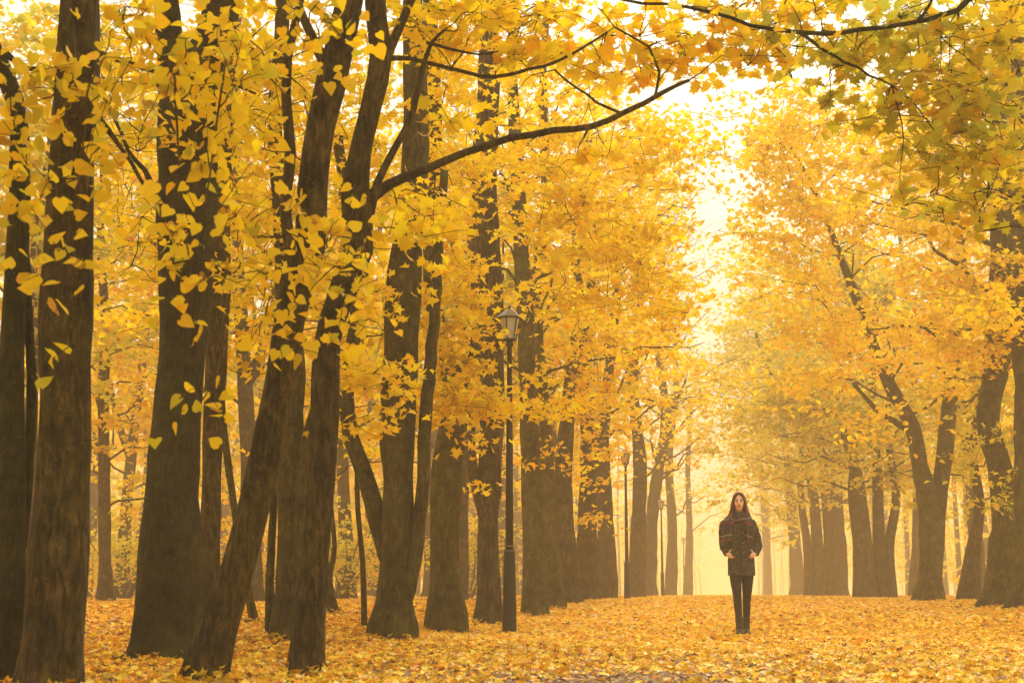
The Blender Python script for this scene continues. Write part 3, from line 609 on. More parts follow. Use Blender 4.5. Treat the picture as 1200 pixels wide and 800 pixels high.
rowbias = (.35, -.25)
def crowns():
    t = T['edge']
    for a in [(15, 150, 25, 60, 6, 9), (60, 110, 50, 30, 8, 9), (20, 260, 22, 40, 3, 6)]: mass(t, *a[:4], 6.6, a[4], a[5], .12, flat=.1, zs=1.0, dd=.3)
    t = T['post']
    for a in [(80, 180, 45, 45, 10, 9), (70, 240, 35, 35, 7, 8), (95, 330, 20, 40, 3, 5), (85, 385, 15, 40, 3, 4), (70, 320, 25, 30, 4, 7), (120, 100, 40, 25, 6, 8), (160, 40, 50, 40, 14, 9), (225, 92, 70, 22, 16, 10), (245, 60, 60, 40, 10, 9),
              (240, 150, 40, 30, 5, 6), (215, 215, 40, 40, 6, 5), (228, 300, 45, 35, 13, 7), (235, 370, 35, 30, 5, 5), (225, 450, 40, 50, 6, 4), (250, 250, 30, 60, 7, 6), (190, 510, 15, 15, 2, 3)]:
        mass(t, *a[:4], 6.5, max(1, int(a[4] * .52)), a[5], .12, flat=.1, zs=1.2, dd=.35)
    t = T['lean']
    for a in [(300, 40, 60, 50, 22, 9), (300, 150, 50, 60, 12, 8), (300, 230, 50, 50, 10, 7), (350, 290, 60, 40, 14, 7), (395, 330, 60, 40, 18, 8), (320, 330, 50, 40, 10, 7), (420, 380, 50, 25, 8, 7), (350, 395, 60, 20, 6, 6), (400, 250, 40, 40, 6, 6), (380, 30, 60, 40, 12, 8), (330, 100, 40, 40, 10, 7)]:
        mass(t, *a[:4], 7.3, max(1, int(a[4] * .5)), a[5], .15, flat=.2, zs=1.0, dd=.5)
    t = T['upright']
    for a in [(560, 40, 100, 50, 26, 9), (650, 60, 80, 50, 18, 8), (740, 60, 70, 50, 24, 9), (800, 70, 60, 35, 18, 8), (680, 170, 60, 20, 4, 6), (480, 240, 50, 40, 12, 9), (470, 290, 60, 30, 10, 9), (550, 130, 60, 25, 8, 7), (500, 20, 60, 30, 12, 8), (620, 15, 120, 25, 16, 8)]:
        mass(t, *a[:4], 9.4, max(1, int(a[4] * .8)), a[5], .2, pal='yellow' if a[0] < 650 else 'orange', dd=.7)
    t = T['big']
    for a in [(150, 130, 60, 60, 14, 14), (300, 120, 60, 80, 20, 14), (170, 300, 40, 60, 8, 10)]: mass(t, *a[:4], 10.5, a[4], a[5], .3, dd=1.0)
    t = T['behind']
    for a in [(300, 200, 50, 120, 20, 20), (150, 250, 50, 100, 14, 16), (290, 350, 30, 80, 9, 14), (120, 60, 70, 60, 14, 16)]: mass(t, *a[:4], 13.0, a[4], a[5], .4, dd=1.5)
    t = T['triple']
    for a in [(330, 120, 60, 100, 26, 24), (320, 300, 60, 80, 18, 20), (400, 160, 60, 80, 16, 22), (300, 420, 60, 40, 8, 14)]: mass(t, *a[:4], 14.0, a[4], a[5], .45, dd=1.5)
    t = T['fork']
    for a in [(430, 150, 80, 110, 28, 26), (530, 120, 50, 90, 20, 26), (530, 290, 30, 60, 12, 26), (560, 200, 60, 60, 12, 24), (400, 430, 50, 50, 8, 16)]: mass(t, *a[:4], 16.2, a[4], a[5], .35, dd=1.0)
    for a in [(480, 250, 50, 22, 7, 26), (430, 350, 30, 30, 5, 22)]: mass(t, *a[:4], 13.4, a[4], a[5], .28, dd=.5)
    t = T['stout']
    for a in [(545, 465, 58, 34, 19, 28), (555, 445, 36, 34, 10, 26), (520, 400, 40, 30, 8, 24), (575, 478, 16, 20, 3, 22), (545, 550, 16, 36, 3, 14), (530, 330, 30, 60, 12, 26), (545, 380, 30, 40, 8, 24), (640, 465, 22, 22, 4, 22)]: mass(t, *a[:4], 15.6, a[4], a[5], .30, dd=.5, pal='yellow', flat=.35, zs=.3)
    for a in [(408, 452, 22, 14, 5, 24), (418, 490, 16, 10, 3, 20), (440, 430, 20, 14, 4, 20)]: mass(T['fork'], *a[:4], 12.6, a[4], a[5], .24, dd=.4, pal='yellow')
    t = T['lamp_tree']
    for a in [(640, 240, 80, 50, 22, 30), (700, 270, 80, 45, 26, 30), (760, 310, 50, 45, 18, 30), (790, 365, 30, 32, 14, 28), (660, 130, 75, 80, 30, 28), (740, 180, 90, 30, 16, 28), (540, 190, 50, 14, 5, 26), (640, 340, 60, 40, 12, 26), (820, 200, 50, 35, 9, 26), (715, 320, 40, 40, 7, 24)]:
        mass(t, *a[:4], 18.6, int(a[4] * 1.1), a[5], .38, dd=1.2, flat=.4, zs=.3)
    for a in [(560, 120, 60, 110, 18, 30), (520, 40, 80, 50, 12, 30)]: mass(t, *a[:4], 22.6, a[4], a[5], .45, dd=.8)
    t = T['row_a']; t.generic(11, 3.6, 8.5, 2.6, 34, 6, .45, .4, rowbias)
    for a in [(660, 450, 40, 60, 14, 28), (700, 420, 50, 60, 12, 26), (650, 560, 30, 40, 5, 22)]: mass(t, *a[:4], 24, a[4], a[5], .4, pal='orange')
    for k_, h0 in (('edge', 4.6), ('post', 4.6), ('lean', 4.8), ('upright', 5.0), ('big', 6.2)):
        T[k_].generic(8, h0, 8.5, 2.6, 26, 7, .5, .4)
    for k_, h0 in (('behind', 6.4), ('triple', 6.8), ('fork', 7.2), ('stout', 8.4), ('lamp_tree', 9.8), ('row_a', 10.5)):
        T[k_].generic(9, h0, h0 + 3.6, 2.6, 26, 7, .55, .4)
    T['row_b'].generic(11, 4.0, 10, 3.0, 32, 6, .5, .4, rowbias)
    t = T['row_c']; t.generic(12, 4.2, 11, 3.2, 30, 6, .55, .4, rowbias)
    for a in [(700, 560, 30, 70, 10, 30), (700, 500, 30, 50, 8, 28), (690, 520, 40, 50, 8, 28)]: mass(t, *a[:4], 33, a[4], a[5], .5, pal='orange')
    for k_, h in (('row_d', 14), ('row_e', 15), ('row_f', 17)): T[k_].generic(16, 4.2, h, 3.0, 24, 7, .7, .45, rowbias)
    for k_, h in (('row_g', 15), ('row_h', 15), ('row_i', 16)): T[k_].generic(13, 4.2, h, 2.6, 18, 6, .7, .6, (-.3, 0))
    T['far'].generic(30, 2.3, 11, 3.0, 40, 8, .7, .3)
    T['slim'].generic(8, 3.0, 4.6, 1.4, 26, 5, .35, .3)
    T['wand'].generic(6, 2.2, 3.2, 1.0, 20, 4, .3, .3)
    T['stick'].generic(4, 1.8, 2.4, 1.0, 20, 4, .3, .3)
    # right side
    t = T['r_bulge']; t.generic(14, 4.0, 11, 3.4, 34, 8, .55, .3, (-.4, -.3))
    for a in [(1150, 400, 50, 30, 12, 26), (1130, 330, 70, 50, 16, 26), (1160, 540, 30, 60, 8, 20)]: mass(t, *a[:4], 25.5, a[4], a[5], .45, pal='orange' if a[1] < 500 else 'green')
    t = T['r_edge']; t.generic(12, 4.2, 10.5, 3.0, 36, 8, .5, .3, (-.4, -.3))
    for a in [(1180, 370, 30, 30, 10, 30)]: mass(t, *a[:4], 20, a[4], a[5], .35, pal='yellow')
    t = T['r_vee']; t.generic(20, 4.4, 13, 4.6, 34, 8, .7, .35, pal='yellow')
    t.generic(12, 4.6, 13, 4.2, 34, 8, .7, .3, line=1)
    for a in [(970, 380, 60, 30, 20, 34), (950, 440, 40, 20, 10, 30), (1020, 500, 40, 20, 6, 26), (1050, 250, 100, 90, 28, 34), (960, 180, 70, 80, 26, 36), (1110, 470, 40, 60, 8, 26), (1060, 400, 90, 40, 20, 34), (925, 200, 45, 80, 26, 34), (915, 140, 30, 40, 10, 34), (940, 290, 40, 50, 14, 34)]: mass(t, *a[:4], 31, a[4], a[5], .6, dd=2.5, pal='yellow' if a[0] < 1000 or a[1] > 450 else 'orange')
    T['r_d'].generic(14, 2.5, 8, 2.4, 30, 7, .6, .2)
    T['r_c'].generic(26, 3.6, 8.5, 4.0, 32, 8, .9, .2); T['r_c'].generic(26, 4, 15, 5.5, 36, 9, 1.0, .4, line=1)
    T['r_b'].generic(24, 4.0, 20, 6.0, 28, 8, 1.0, .4); T['r_b'].generic(24, 4, 14, 5.0, 36, 9, 1.2, .2, line=1)
    for a in [(900, 330, 40, 80, 22, 40), (925, 420, 50, 60, 20, 40)]: mass(T['r_b'], *a[:4], 62, a[4], a[5], 1.0, dd=4, pal='green')
    T['row_f'].generic(20, 6, 18, 3.2, 3, 6, .6, .9, (.6, -.1)); T['row_g'].generic(24, 5, 20, 3.6, 3, 6, .7, .9, (.6, -.1))
    T['r_a'].generic(26, 4.0, 20, 6.5, 28, 8, 1.2, .3)
    T['r_z'].generic(20, 5.0, 17, 5.0, 24, 8, 1.4, .3, (.3, 0))
    t = T['over']
    for a in [(940, 60, 70, 40, 14, 9), (1000, 90, 60, 40, 16, 9), (1060, 40, 80, 45, 26, 10), (1150, 50, 60, 60, 28, 10), (1120, 150, 70, 50, 26, 10), (1050, 130, 50, 40, 12, 9), (1170, 230, 40, 60, 14, 9), (1100, 230, 50, 40, 10, 8), (880, 50, 50, 40, 10, 8), (1180, 120, 30, 60, 10, 9), (850, 10, 80, 15, 8, 7), (920, 10, 70, 20, 10, 9)]:
        mass(t, *a[:4], 9.3, int(a[4] * 1.05), a[5], .24, dd=.7, pal='orange' if a[0] <= 930 else ('olive' if a[0] % 20 else 'green'))
crowns()

# ------------------------------------------------------------------ the wood behind: a few grown trees, copied
def proto(name, h, r0, lean, barkk, pal, seed_reach, label):
    t = Tree(name, (0, 0, 0), label, barkk=barkk, shape='oval', pal=pal, size=.24)
    k = np.linspace(0, 1, 7); pts = np.stack([lean * k * h + .25 * np.sin(k * 5 + h), .2 * np.sin(k * 4), k * h - .12], 1)
    t.trunk(pts, r0 * (1 - k * .85) * (1 + .35 * (k == 0)), 12, .5, .04, 1.2)
    # one rising side stem
    a = t.lines[0][0]; i = int(len(a) * .3)
    s = a[i] + np.array([[0, 0, 0], [.6, .2, 1.6], [1.0, .3, 3.6], [1.1, .1, 6.5]]) * np.array([1 if lean < 0 else -1, 1, 1])
    b = MB(t.base); p, r = smooth_line(s, [r0 * .55, r0 * .45, r0 * .3, r0 * .1], .5); b.tube(p, r, 9, .03); b.build('limb', t.bk, t.root); t.lines.append((p, r))
    t.generic(22, h * .22, h * .97, seed_reach, 30, 7, .8, .35, twigs=2); t.generic(8, h * .4, h * .6, 2.4, 36, 6, .8, .3, line=1, twigs=2)
    return t.finish()
protos = [proto('maple_tree', 17, .26, .02, 'pale', 'yellow', 4.2, 'x'), proto('maple_tree', 20, .30, -.03, 'pale', 'orange', 4.6, 'x'),
          proto('linden_tree', 15, .20, .05, 'pale', 'green', 3.8, 'x'), proto('linden_tree', 22, .34, -.015, 'pale', 'yellow', 5.0, 'x')]
WOOD = [ # px, depth, prototype, scale, label
 (35, 26, 2, .8, 'tree with yellow-green leaves in the gap between the two leftmost trunks'),
 (150, 46, 0, .9, 'hazy tree behind the slim pale trunk that stands alone, slightly to its right'),
 (95, 58, 3, .9, 'faint tall tree beyond the slim pale trunk, slightly to its left'),
 (285, 30, 1, .75, 'orange-leaved tree behind the leaning sapling beside the thickest trunk'),
 (305, 52, 2, .9, 'hazy yellow-green tree far behind the slanting trunk'),
 (403, 42, 0, .85, 'misty tree seen between the smooth upright trunk and the thick mossy fork'),
 (440, 66, 3, .9, 'pale misty tree far behind the low left bough of the mossy fork'),
 (545, 34, 2, .85, 'misty tree in the gap between the stout mossy trunk and the greyish one'),
 (500, 55, 1, .9, 'faint orange tree far behind the stout mossy trunk'),
 (395, 90, 0, 1.1, 'palest tree at the back of the left wood, in line with the upright trunk'),
 (60, 95, 1, 1.1, 'palest tree at the back of the left wood, near its left end'),
 (200, 80, 0, 1.0, 'faint tree straight behind the thickest dark trunk'),
 (640, 48, 3, .8, 'tall yellow tree behind the row just right of the nearest lamp'),
 (585, 70, 1, 1.0, 'faint orange tree far behind the nearest lamp post'),
 (700, 75, 0, .95, 'hazy yellow tree behind the row, just left of the second lamp'),
 (1150, 52, 1, .85, 'orange tree behind the curved trunk on the right'),
 (1075, 62, 3, .9, 'tall yellow tree behind the V-forked trunk'),
 (1190, 75, 0, 1.0, 'hazy yellow tree behind the trunk at the right edge'),
 (1030, 95, 2, 1.2, 'hazy yellow-green tree far behind the clustered stems'),
 (962, 125, 2, 1.3, 'ghostly yellow-green tree far beyond the hazy thick trunk on the right'),
]
def far_wood():
    lv = Leaves(); wd = MB(); wd.mat = BK['pale']
    for u0, u1, y0, y1, n in ((-70, 90, 235, 330, 150), (-110, -7, 125, 190, 150), (-60, -8, 62, 125, 110), (-80, -42, 15, 62, 60), (15, 90, 110, 220, 150), (16, 70, 62, 110, 70), (26, 60, 38, 62, 14), (34, 70, 0, 50, 40), (-70, -30, -45, 15, 40), (22, 70, -45, 0, 40)):  # side bands out of view are added to block low sky light
        for _ in range(n):
            y = rng.uniform(y0, y1); x = AV * (y - 17.4) + rng.uniform(u0, u1); g = float(G(x, y)); h = rng.uniform(11, 20)
            wd.tube([(x, y, g - .1), (x + rng.normal(0, .3), y, g + h * .5), (x + rng.normal(0, .6), y, g + h)], [rng.uniform(.16, .34), .14, .05], 6, cap=False)
            for k in range(16):
                c = np.array([x, y, g + rng.uniform(.08, 1.0) * h]) + rng.normal(0, 1, 3) * np.array([1.9, 1.9, .5])
                lv.add(c + rng.normal(0, 1, (16, 3)) * np.array([1.0, 1.0, .4]), .50, .5, ['yellow', 'green', 'orange'][rng.integers(3)], rng.uniform(.8, 1.0))
    me = lv.mesh('far_wood', 'kite', LM, extra=wd)
    tag(put('far_wood', me), 'far-off yellow wood fading into mist behind the nearer trees', 'wood', kind='stuff')
far_wood()
SHADING_TREES = [(-7.5, 3), (-10, -4), (7.8, 3.5), (-13, 7), (-15, 16), (13.5, 19)]  # unseen trees added round the camera to shade the mist close by
def shading_tree():
    t = Tree('maple_tree', (0, 0, 0), 'tree added beside the viewer, out of the picture, to shade the near mist', 'tree', 'unseen shading trees around the viewer', barkk='mossy', shape='star', pal='yellow', size=.17)
    k = np.linspace(0, 1, 7); t.trunk(np.stack([.2 * np.sin(k * 5), .2 * np.sin(k * 4), k * 13 - .12], 1), .26 * (1 - k * .8), 14, .3)
    t.generic(30, 4.6, 12.5, 4.6, 40, 9, .7, .3); return t.finish()
ct = shading_tree()
for i, (x, y) in enumerate(SHADING_TREES):
    o = ct if i == 0 else copy_tree(ct)
    o.location = (x, y, float(G(x, y))); o.rotation_euler = (0, 0, i * 1.3)
used = set()
for px, d, k, s, lb in WOOD:
    o = protos[k] if k not in used else copy_tree(protos[k]); used.add(k)
    q = P(px, 690, d); o.location = (q[0], q[1], float(G(q[0], q[1])) - .02)
    o.rotation_euler = (0, 0, random.uniform(0, 6.28)); o.scale = (s, s, s)
    tag(o, lb, 'tree', 'misty trees in the background')
for t in T.values(): t.finish()
litter()
# ------------------------------------------------------------------ undergrowth of the left wood
def shrub(h, label, pal):
    t = Tree('shrub', (0, 0, 0), label, 'shrub', 'low shrubs in the misty left wood', barkk='pale', shape='oval', pal=pal, size=.14)
    sb = MB()
    for k in range(9):
        a = k * 2.4; L_ = h * rng.uniform(.6, 1.0); q = np.linspace(0, 1, 6)[:, None]
        p = np.array([[.08 * math.cos(a), .08 * math.sin(a), -.05]]) + q * np.array([[math.cos(a) * .5 * L_, math.sin(a) * .5 * L_, L_]]) + rng.normal(0, .05, (6, 3)) * q
        sb.tube(p, np.linspace(.03, .008, 6), 6)
        for j in range(2, 6):
            for _ in range(3):
                c = p[j] + rng.normal(0, .35, 3); t.branch(p[j], c, .008, .003, .05, 3, 3); t.cluster(c, .3, 13)
    sb.build('stem', t.bk, t.root); return t.finish()
sh = [shrub(3.0, 'x', 'green'), shrub(2.3, 'x', 'orange')]
SHR = [(146, 40, 0, 1.0, 'hazy green-yellow shrub just right of the slim lone pale trunk'),
       (108, 50, 1, 1.0, 'low hazy orange shrub left of the slim lone pale trunk'),
       (306, 36, 1, .9, 'orange shrub low down behind the slanting trunk'),
       (402, 38, 0, .9, 'green-yellow shrub between the smooth upright trunk and the mossy fork'),
       (443, 55, 1, 1.2, 'faint orange shrub far behind the left bough of the mossy fork'),
       (548, 44, 0, 1.0, 'faint shrub in the gap left of the greyish trunk by the lamp')]
us = set()
for px, d, k, sc_, lb in SHR:
    o = sh[k] if k not in us else copy_tree(sh[k]); us.add(k)
    q = P(px, 690, d); o.location = (q[0], q[1], float(G(q[0], q[1]))); o.rotation_euler = (0, 0, px * .7); o.scale = (sc_,) * 3; o['label'] = lb
#@@PERSON
# ------------------------------------------------------------------ the woman on the path
def ell(b, c, r, seg=14, rot=None):
    """an ellipsoid"""
    c = np.array(c, float); V = []; f = []
    n = seg // 2 + 1
    for i in range(n + 1):
        ph = math.pi * i / n
        for j in range(seg):
            th = 2 * math.pi * j / seg
            q = Vector((math.sin(ph) * math.cos(th) * r[0], math.sin(ph) * math.sin(th) * r[1], math.cos(ph) * r[2]))
            if rot: q = rot @ q
            V.append(c + np.array(q))
    for i in range(n):
        for j in range(seg):
            k = (j + 1) % seg; f.append((i * seg + j, (i + 1) * seg + j, (i + 1) * seg + k, i * seg + k))
    b.add(V, f)
def loft(b, secs, seg=28, cap=True, wave=0.0, nw=9):
    """horizontal sections (cx, cy, z, rx, ry)"""
    th = np.linspace(0, 2 * np.pi, seg, endpoint=False); V = []
    for i, (cx, cy_, z, rx, ry) in enumerate(secs):
        k = 1 + wave * np.sin(th * nw + i * .35) * (i / len(secs))
        V.append(np.stack([cx + rx * np.cos(th) * k, cy_ + ry * np.sin(th) * k, np.full(seg, z)], 1))
    n = len(secs); f = [(i * seg + j, i * seg + (j + 1) % seg, (i + 1) * seg + (j + 1) % seg, (i + 1) * seg + j) for i in range(n - 1) for j in range(seg)]
    if cap: f += [tuple(range(seg - 1, -1, -1)), tuple((n - 1) * seg + j for j in range(seg))]
    b.add(np.concatenate(V), f)
def remesh(b, name, material, parent, voxel, smooth=2, tex=None):
    me = b.mesh(name, material); o = bpy.data.objects.new('tmp', me); COL.objects.link(o)
    m = o.modifiers.new('r', 'REMESH'); m.mode = 'VOXEL'; m.voxel_size = voxel; m.use_smooth_shade = True
    if smooth: s = o.modifiers.new('s', 'SMOOTH'); s.iterations = smooth; s.factor = .5
    if tex:
        t = bpy.data.textures.new(name, 'CLOUDS'); t.noise_scale = tex[0]
        d = o.modifiers.new('d', 'DISPLACE'); d.texture = t; d.strength = tex[1]; d.mid_level = .5
    dg = bpy.context.evaluated_depsgraph_get(); me2 = bpy.data.meshes.new_from_object(o.evaluated_get(dg))
    bpy.data.objects.remove(o); me2.name = name
    me2.materials.clear(); me2.materials.append(material)
    me2.polygons.foreach_set('use_smooth', [True] * len(me2.polygons))
    return put(name, me2, parent)

def woman():
    q = P(871, 744, 17.0); gx, gy = q[0], q[1]
    root = empty('person', (gx, gy, float(G(gx, gy)) + .022))
    tag(root, 'young woman in dark winter coat and plaid scarf walking toward the viewer, hands at pockets', 'person')
    root.rotation_euler = (0, 0, R(-8)); root.scale = (.94, 1, 1)
    skin = mat('skin', (.74, .47, .34), .5); eye = mat('eye_dark', (.03, .02, .015), .3); lip = mat('lip', (.42, .12, .10), .45)
    # body: one continuous mesh (faces -Y)
    b = MB()
    HX = -.008                                                   # head centre
    ell(b, (HX, -.005, 1.575), (.071, .088, .098)); ell(b, (HX, -.035, 1.525), (.052, .055, .062))      # skull, jaw
    ell(b, (HX, -.062, 1.483), (.022, .02, .018))                                                       # chin
    ell(b, (HX, -.098, 1.548), (.011, .018, .013)); b.tube([(HX, -.083, 1.585), (HX, -.104, 1.553)], [.007, .010], 8)   # nose
    for s in (-1, 1):
        ell(b, (HX + s * .028, -.075, 1.588), (.019, .016, .007)); ell(b, (HX + s * .028, -.079, 1.573), (.012, .01, .007))
        ell(b, (HX + s * .073, .005, 1.56), (.009, .018, .03)); ell(b, (HX + s * .036, -.058, 1.54), (.022, .024, .02))
    ell(b, (HX, -.083, 1.519), (.021, .012, .006)); ell(b, (HX, -.082, 1.510), (.017, .012, .006))
    loft(b, [(HX, .005, 1.50, .047, .050), (HX, .012, 1.44, .047, .05), (0, .015, 1.39, .07, .06), (0, .01, 1.36, .15, .085), (0, .0, 1.28, .155, .10), (0, 0, 1.12, .135, .095), (0, 0, 1.02, .13, .095), (0, 0, .92, .155, .11), (0, 0, .83, .15, .11)], 24)
    feet = {-1: (-.044, -.10), 1: (.042, .12)}                     # walking: her right foot leads
    arms = {-1: [(-.142, .0, 1.325), (-.195, .025, 1.14), (-.214, .02, 1.06), (-.176, -.075, .955)], 1: [(.142, .0, 1.325), (.202, .03, 1.14), (.220, .025, 1.05), (.174, -.075, .955)]}
    for s in (-1, 1):
        fx, fy = feet[s]
        b.tube([(s * .075, 0, .86), (s * .073, fy * .25 - .01, .66), (fx * 1.45, fy * .5 - .022, .48), (fx * 1.2, fy * .8, .30), (fx, fy, .09)], [.086, .066, .046, .038, .030], 16)
        b.tube([(fx, fy + .035, .055), (fx, fy - .04, .045), (fx + s * .006, fy - .14, .03)], [.036, .036, .024], 12)
        A = arms[s]; b.tube(A, [.048, .040, .036, .024], 14)
        w_ = np.array(A[-1]); 
        # the hand enters the pocket: palm and five bent fingers
        pd = np.array([-s * .80, -.22, -.34]); pd /= np.linalg.norm(pd); pc = w_ + pd * .045
        b.tube([w_, w_ + pd * .03, w_ + pd * .075], [.022, .030, .030], 12)
        up = np.array([0, -.25, .95])
        for i_, (off, ln_) in enumerate(((.024, .062), (.008, .070), (-.008, .066), (-.023, .052))):
            st = w_ + pd * .072 + up * off
            b.tube([st, st + pd * ln_ * .5 + np.array([0, .004, -.003]), st + pd * ln_ + np.array([0, .022, -.012])], [.0088, .0082, .0065], 8)
        st = w_ + pd * .028 + up * .024
        b.tube([st, st + np.array([-s * .012, -.012, .026]), st + np.array([-s * .034, -.016, .034])], [.0100, .0092, .0078], 8)
    body = remesh(b, 'body', skin, root, .0055, 1)
    me = body.data; me.materials.append(eye); me.materials.append(lip)
    for p in me.polygons:
        c = p.center
        if c.y < -.06:
            if abs(abs(c.x - HX) - .028) < .010 and abs(c.z - 1.573) < .0055: p.material_index = 1
            elif abs(abs(c.x - HX) - .029) < .018 and abs(c.z - 1.592) < .004: p.material_index = 1
            elif abs(c.x - HX) < .021 and abs(c.z - 1.5145) < .009 and c.y < -.075: p.material_index = 2
    # trousers and boots
    tr_m = mat('black_denim', (.012, .011, .012), .85)
    b = MB(); loft(b, [(0, 0, .93, .16, .12), (0, 0, .85, .165, .125), (0, 0, .78, .155, .12)], 24)
    for s in (-1, 1):
        fx, fy = feet[s]
        b.tube([(s * .076, 0, .88), (s * .073, fy * .25 - .01, .66), (fx * 1.45, fy * .5 - .022, .48), (fx * 1.2, fy * .8, .30), (fx * 1.1, fy * .9, .19)], [.094, .075, .056, .048, .042], 18)
    remesh(b, 'trousers', tr_m, root, .009, 2, (.09, .010))
    bt = mat('boot_leather', (.022, .013, .009), .5); so = mat('boot_sole', (.012, .010, .009), .8)
    for s in (-1, 1):
        fx, fy = feet[s]; b = MB()
        b.tube([(fx * 1.12, fy * .88, .225), (fx * 1.05, fy * .95, .18), (fx, fy, .12), (fx, fy + .005, .07)], [.050, .048, .046, .045], 16)
        b.tube([(fx, fy + .045, .05), (fx, fy - .03, .05), (fx + s * .006, fy - .11, .037), (fx + s * .008, fy - .165, .028)], [.042, .047, .043, .026], 14)
        bo = remesh(b, 'boot', bt, root, .008, 2)
        sb = MB(); loft(sb, [(fx + s * .003, fy - .055, -.004, .043, .135), (fx + s * .003, fy - .055, .014, .046, .138)], 20); sb.build('sole', so, bo)
    # coat
    cm = mat('tweed_coat', (.06, .05, .04), .95, spec=.15); bb = cm.node_tree.nodes['Principled BSDF']
    tc = N(cm, 'ShaderNodeTexCoord'); n1 = N(cm, 'ShaderNodeTexNoise'); n1.inputs['Scale'].default_value = 55; n1.inputs['Detail'].default_value = 4; L(cm, tc.outputs['Object'], n1.inputs[0])
    L(cm, ramp(cm, n1.outputs[0], [(.35, (.024, .023, .021)), (.52, (.060, .055, .048)), (.70, (.135, .12, .10))]), bb.inputs['Base Color'])
    b = MB(); loft(b, [(0, .0, .705, .172, .132), (0, 0, .76, .170, .132), (0, 0, .85, .168, .130), (0, 0, .95, .164, .124), (0, 0, 1.06, .158, .12), (0, 0, 1.18, .160, .122), (0, .0, 1.27, .165, .115), (0, .005, 1.335, .145, .10), (0, .01, 1.385, .10, .085), (0, .01, 1.43, .07, .07)], 32)
    for s in (-1, 1):
        A = [np.array(a) for a in arms[s]]
        b.tube([A[0] + (0, 0, -.01), A[1], A[2], A[2] * .3 + A[3] * .7, A[3] * 1.0], [.062, .058, .056, .048, .044], 18)
        ell(b, (s * .135, 0, 1.315), (.066, .070, .055))
    coat = remesh(b, 'coat', cm, root, .010, 3, (.07, .014))
    # pocket flaps, front placket, collar, buttons
    dk = mat('coat_trim', (.035, .028, .022), .9)
    b = MB(); b.tube([(.0, -.131, 1.28), (.0, -.134, 1.1), (.0, -.137, .95), (.0, -.142, .72)], [.010, .010, .010, .010], 8); b.build('placket', dk, coat)
    for s in (-1, 1):
        b = MB(); b.tube([(s * .055, -.132, .925), (s * .115, -.108, .955)], [.012, .012], 8); b.build('pocket', dk, coat)
    bm_ = mat('button_horn', (.14, .09, .05), .3)
    for z in (1.2, 1.08, .96, .84):
        b = MB(); ell(b, (.025, -.139 if z < 1 else -.130, z), (.012, .006, .012), 10); b.build('button', bm_, coat)
    # hair: cap plus long falling sides, parted in the middle
    hm = mat('hair_auburn', (.07, .026, .014), .7, spec=.2); hb = hm.node_tree.nodes['Principled BSDF']
    tc = N(hm, 'ShaderNodeTexCoord'); mp = N(hm, 'ShaderNodeMapping'); mp.inputs['Scale'].default_value = (120, 120, 6); L(hm, tc.outputs['Object'], mp.inputs[0])
    n1 = N(hm, 'ShaderNodeTexNoise'); n1.inputs['Scale'].default_value = 1; n1.inputs['Detail'].default_value = 3; L(hm, mp.outputs[0], n1.inputs[0])
    L(hm, ramp(hm, n1.outputs[0], [(.3, (.030, .010, .006)), (.7, (.15, .052, .024))]), hb.inputs['Base Color'])
    b = MB()
    ell(b, (HX, .018, 1.60), (.084, .092, .092), 18)
    for s in (-1, 1):
        for k in range(5):
            o_ = k * .018
            b.tube([(HX + s * .006, -.062 + o_ * 1.2, 1.672 - o_ * .1), (HX + s * (.050 + .004 * k), -.070 + o_, 1.635), (HX + s * (.076 + .002 * k), -.045 + o_, 1.57), (HX + s * (.080 + .004 * k), -.042 + o_, 1.49), (HX + s * (.088 + .008 * k), -.055 + o_, 1.42), (HX + s * (.118 + .007 * k), -.095 + o_ * .8, 1.35), (HX + s * (.108 + .008 * k), -.122 + o_ * .8, 1.27 + .012 * k)],
                   [.009, .012, .013, .016, .019, .020, .007], 8)
    loft(b, [(HX, .04, 1.62, .075, .065), (HX, .05, 1.54, .085, .06), (HX, .06, 1.45, .10, .055), (0, .075, 1.36, .12, .05), (0, .085, 1.24, .10, .035)], 20)
    hair = remesh(b, 'hair', hm, root, .0065, 1, (.02, .006))
    # plaid scarf: a loop round the neck, a wide end over her right shoulder, a short end in front
    sm = mat('plaid_wool', (.1, .1, .1), .95, spec=.1); sb_ = sm.node_tree.nodes['Principled BSDF']
    tc = N(sm, 'ShaderNodeTexCoord'); sp = N(sm, 'ShaderNodeSeparateXYZ')
    nz = N(sm, 'ShaderNodeTexNoise'); nz.inputs['Scale'].default_value = 7; L(sm, tc.outputs['Object'], nz.inputs[0])
    wv = N(sm, 'ShaderNodeVectorMath', operation='MULTIPLY_ADD'); L(sm, nz.outputs['Color'], wv.inputs[0]); wv.inputs[1].default_value = (.14, .14, .14); L(sm, tc.outputs['Object'], wv.inputs[2]); L(sm, wv.outputs[0], sp.inputs[0])
    def stripes(axis, sc, stops, off=0):
        mu = N(sm, 'ShaderNodeMath', operation='MULTIPLY_ADD'); L(sm, sp.outputs[axis], mu.inputs[0]); mu.inputs[1].default_value = sc; mu.inputs[2].default_value = off
        fr = N(sm, 'ShaderNodeMath', operation='FRACT'); L(sm, mu.outputs[0], fr.inputs[0])
        r = ramp(sm, fr.outputs[0], stops); r.node.color_ramp.interpolation = 'CONSTANT'; return r
    a = stripes('Z', 5.2, [(0, (.030, .036, .06)), (.30, (.30, .050, .026)), (.46, (.05, .055, .07)), (.62, (.36, .31, .26)), (.7, (.03, .026, .03))], .2)
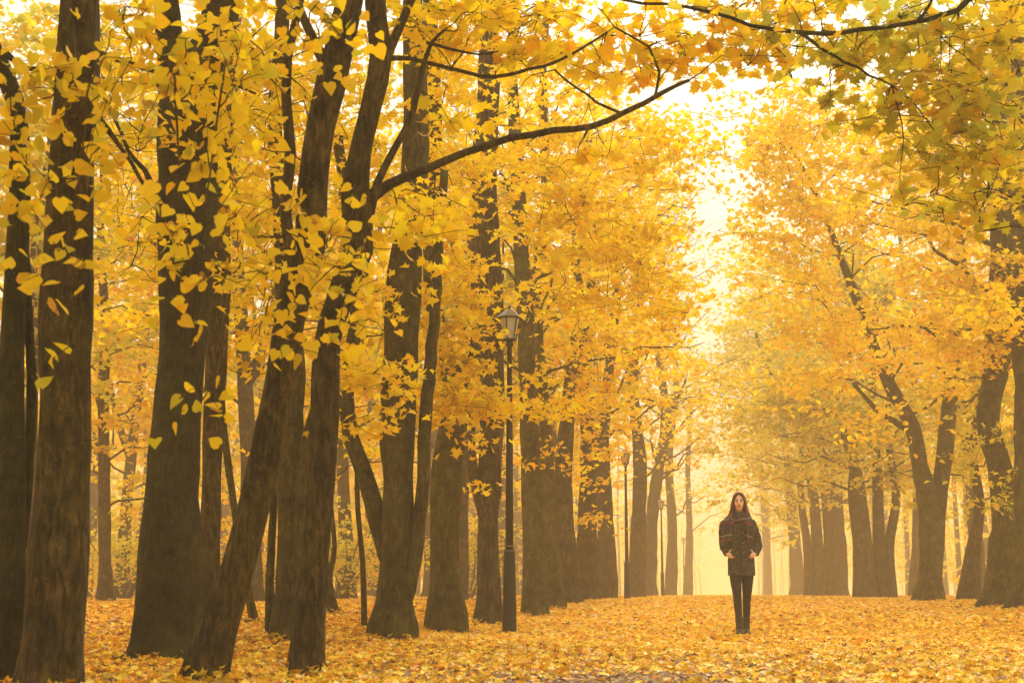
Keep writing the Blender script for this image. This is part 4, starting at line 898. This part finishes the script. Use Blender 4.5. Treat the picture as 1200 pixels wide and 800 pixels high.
    c = stripes('X', 9, [(0, (.035, .036, .05)), (.47, (.24, .20, .16)), (.54, (.04, .034, .04)), (.75, (.15, .05, .025)), (.86, (.04, .04, .05))])
    mm = N(sm, 'ShaderNodeMix', data_type='RGBA'); mm.inputs[0].default_value = .55; L(sm, a, mm.inputs[6]); L(sm, c, mm.inputs[7]); L(sm, mm.outputs[2], sb_.inputs['Base Color'])
    b = MB()
    th = np.linspace(0, 2 * np.pi, 26)
    for dz, rr_, tk in ((0, 1.0, .034), (-.035, 1.16, .036), (.028, .86, .026)):
        b.tube(np.stack([.098 * rr_ * np.cos(th), .012 + .088 * rr_ * np.sin(th) - .012, 1.405 + dz + .018 * np.sin(th) + .008 * np.sin(3 * th)], 1), np.full(26, tk), 12, cap=False)
    for x0, x1, z1 in ((-.09, -.130, 1.10), (-.13, -.178, 1.04), (-.16, -.215, 1.02), (-.175, -.240, 1.06)):      # shoulder drape, several folds
        b.tube([(x0 * .7, .03, 1.40), (x0, -.035, 1.41 - abs(x0) * .35), (x0 - .02, -.082, 1.32), (x1, -.092, 1.20), (x1 - .004, -.085, z1)], [.03, .036, .036, .034, .028], 10)
    for x0, x1, z1 in ((-.10, -.16, 1.16), (-.15, -.21, 1.10)):
        b.tube([(x0, .05, 1.375), (x1 - .01, .045, 1.31), (x1 - .03, .02, 1.22), (x1 - .03, -.01, z1)], [.035, .04, .036, .028], 10)
    for x0, x1 in ((.05, .075), (.085, .115)):
        b.tube([(x0, -.09, 1.40), (x1, -.122, 1.33), (x1 + .008, -.135, 1.22), (x1 + .005, -.136, 1.12)], [.030, .034, .030, .024], 10)
    sc_ = remesh(b, 'scarf', sm, root, .008, 2, (.035, .010))
    fr = MB()
    for k in range(22):
        x = -.125 - .135 * k / 21; z = 1.03 + .05 * abs(k / 21 - .55); fr.tube([(x, -.088, z), (x - .004, -.090, z - .055)], [.0035, .0022], 5)
    fr.build('fringe', sm, sc_); fr = MB()
    for k in range(9):
        x = .055 + .085 * k / 8; fr.tube([(x, -.138, 1.115), (x, -.139, 1.065)], [.0035, .0022], 5)
    fr.build('fringe', sm, sc_)
    return root
woman()
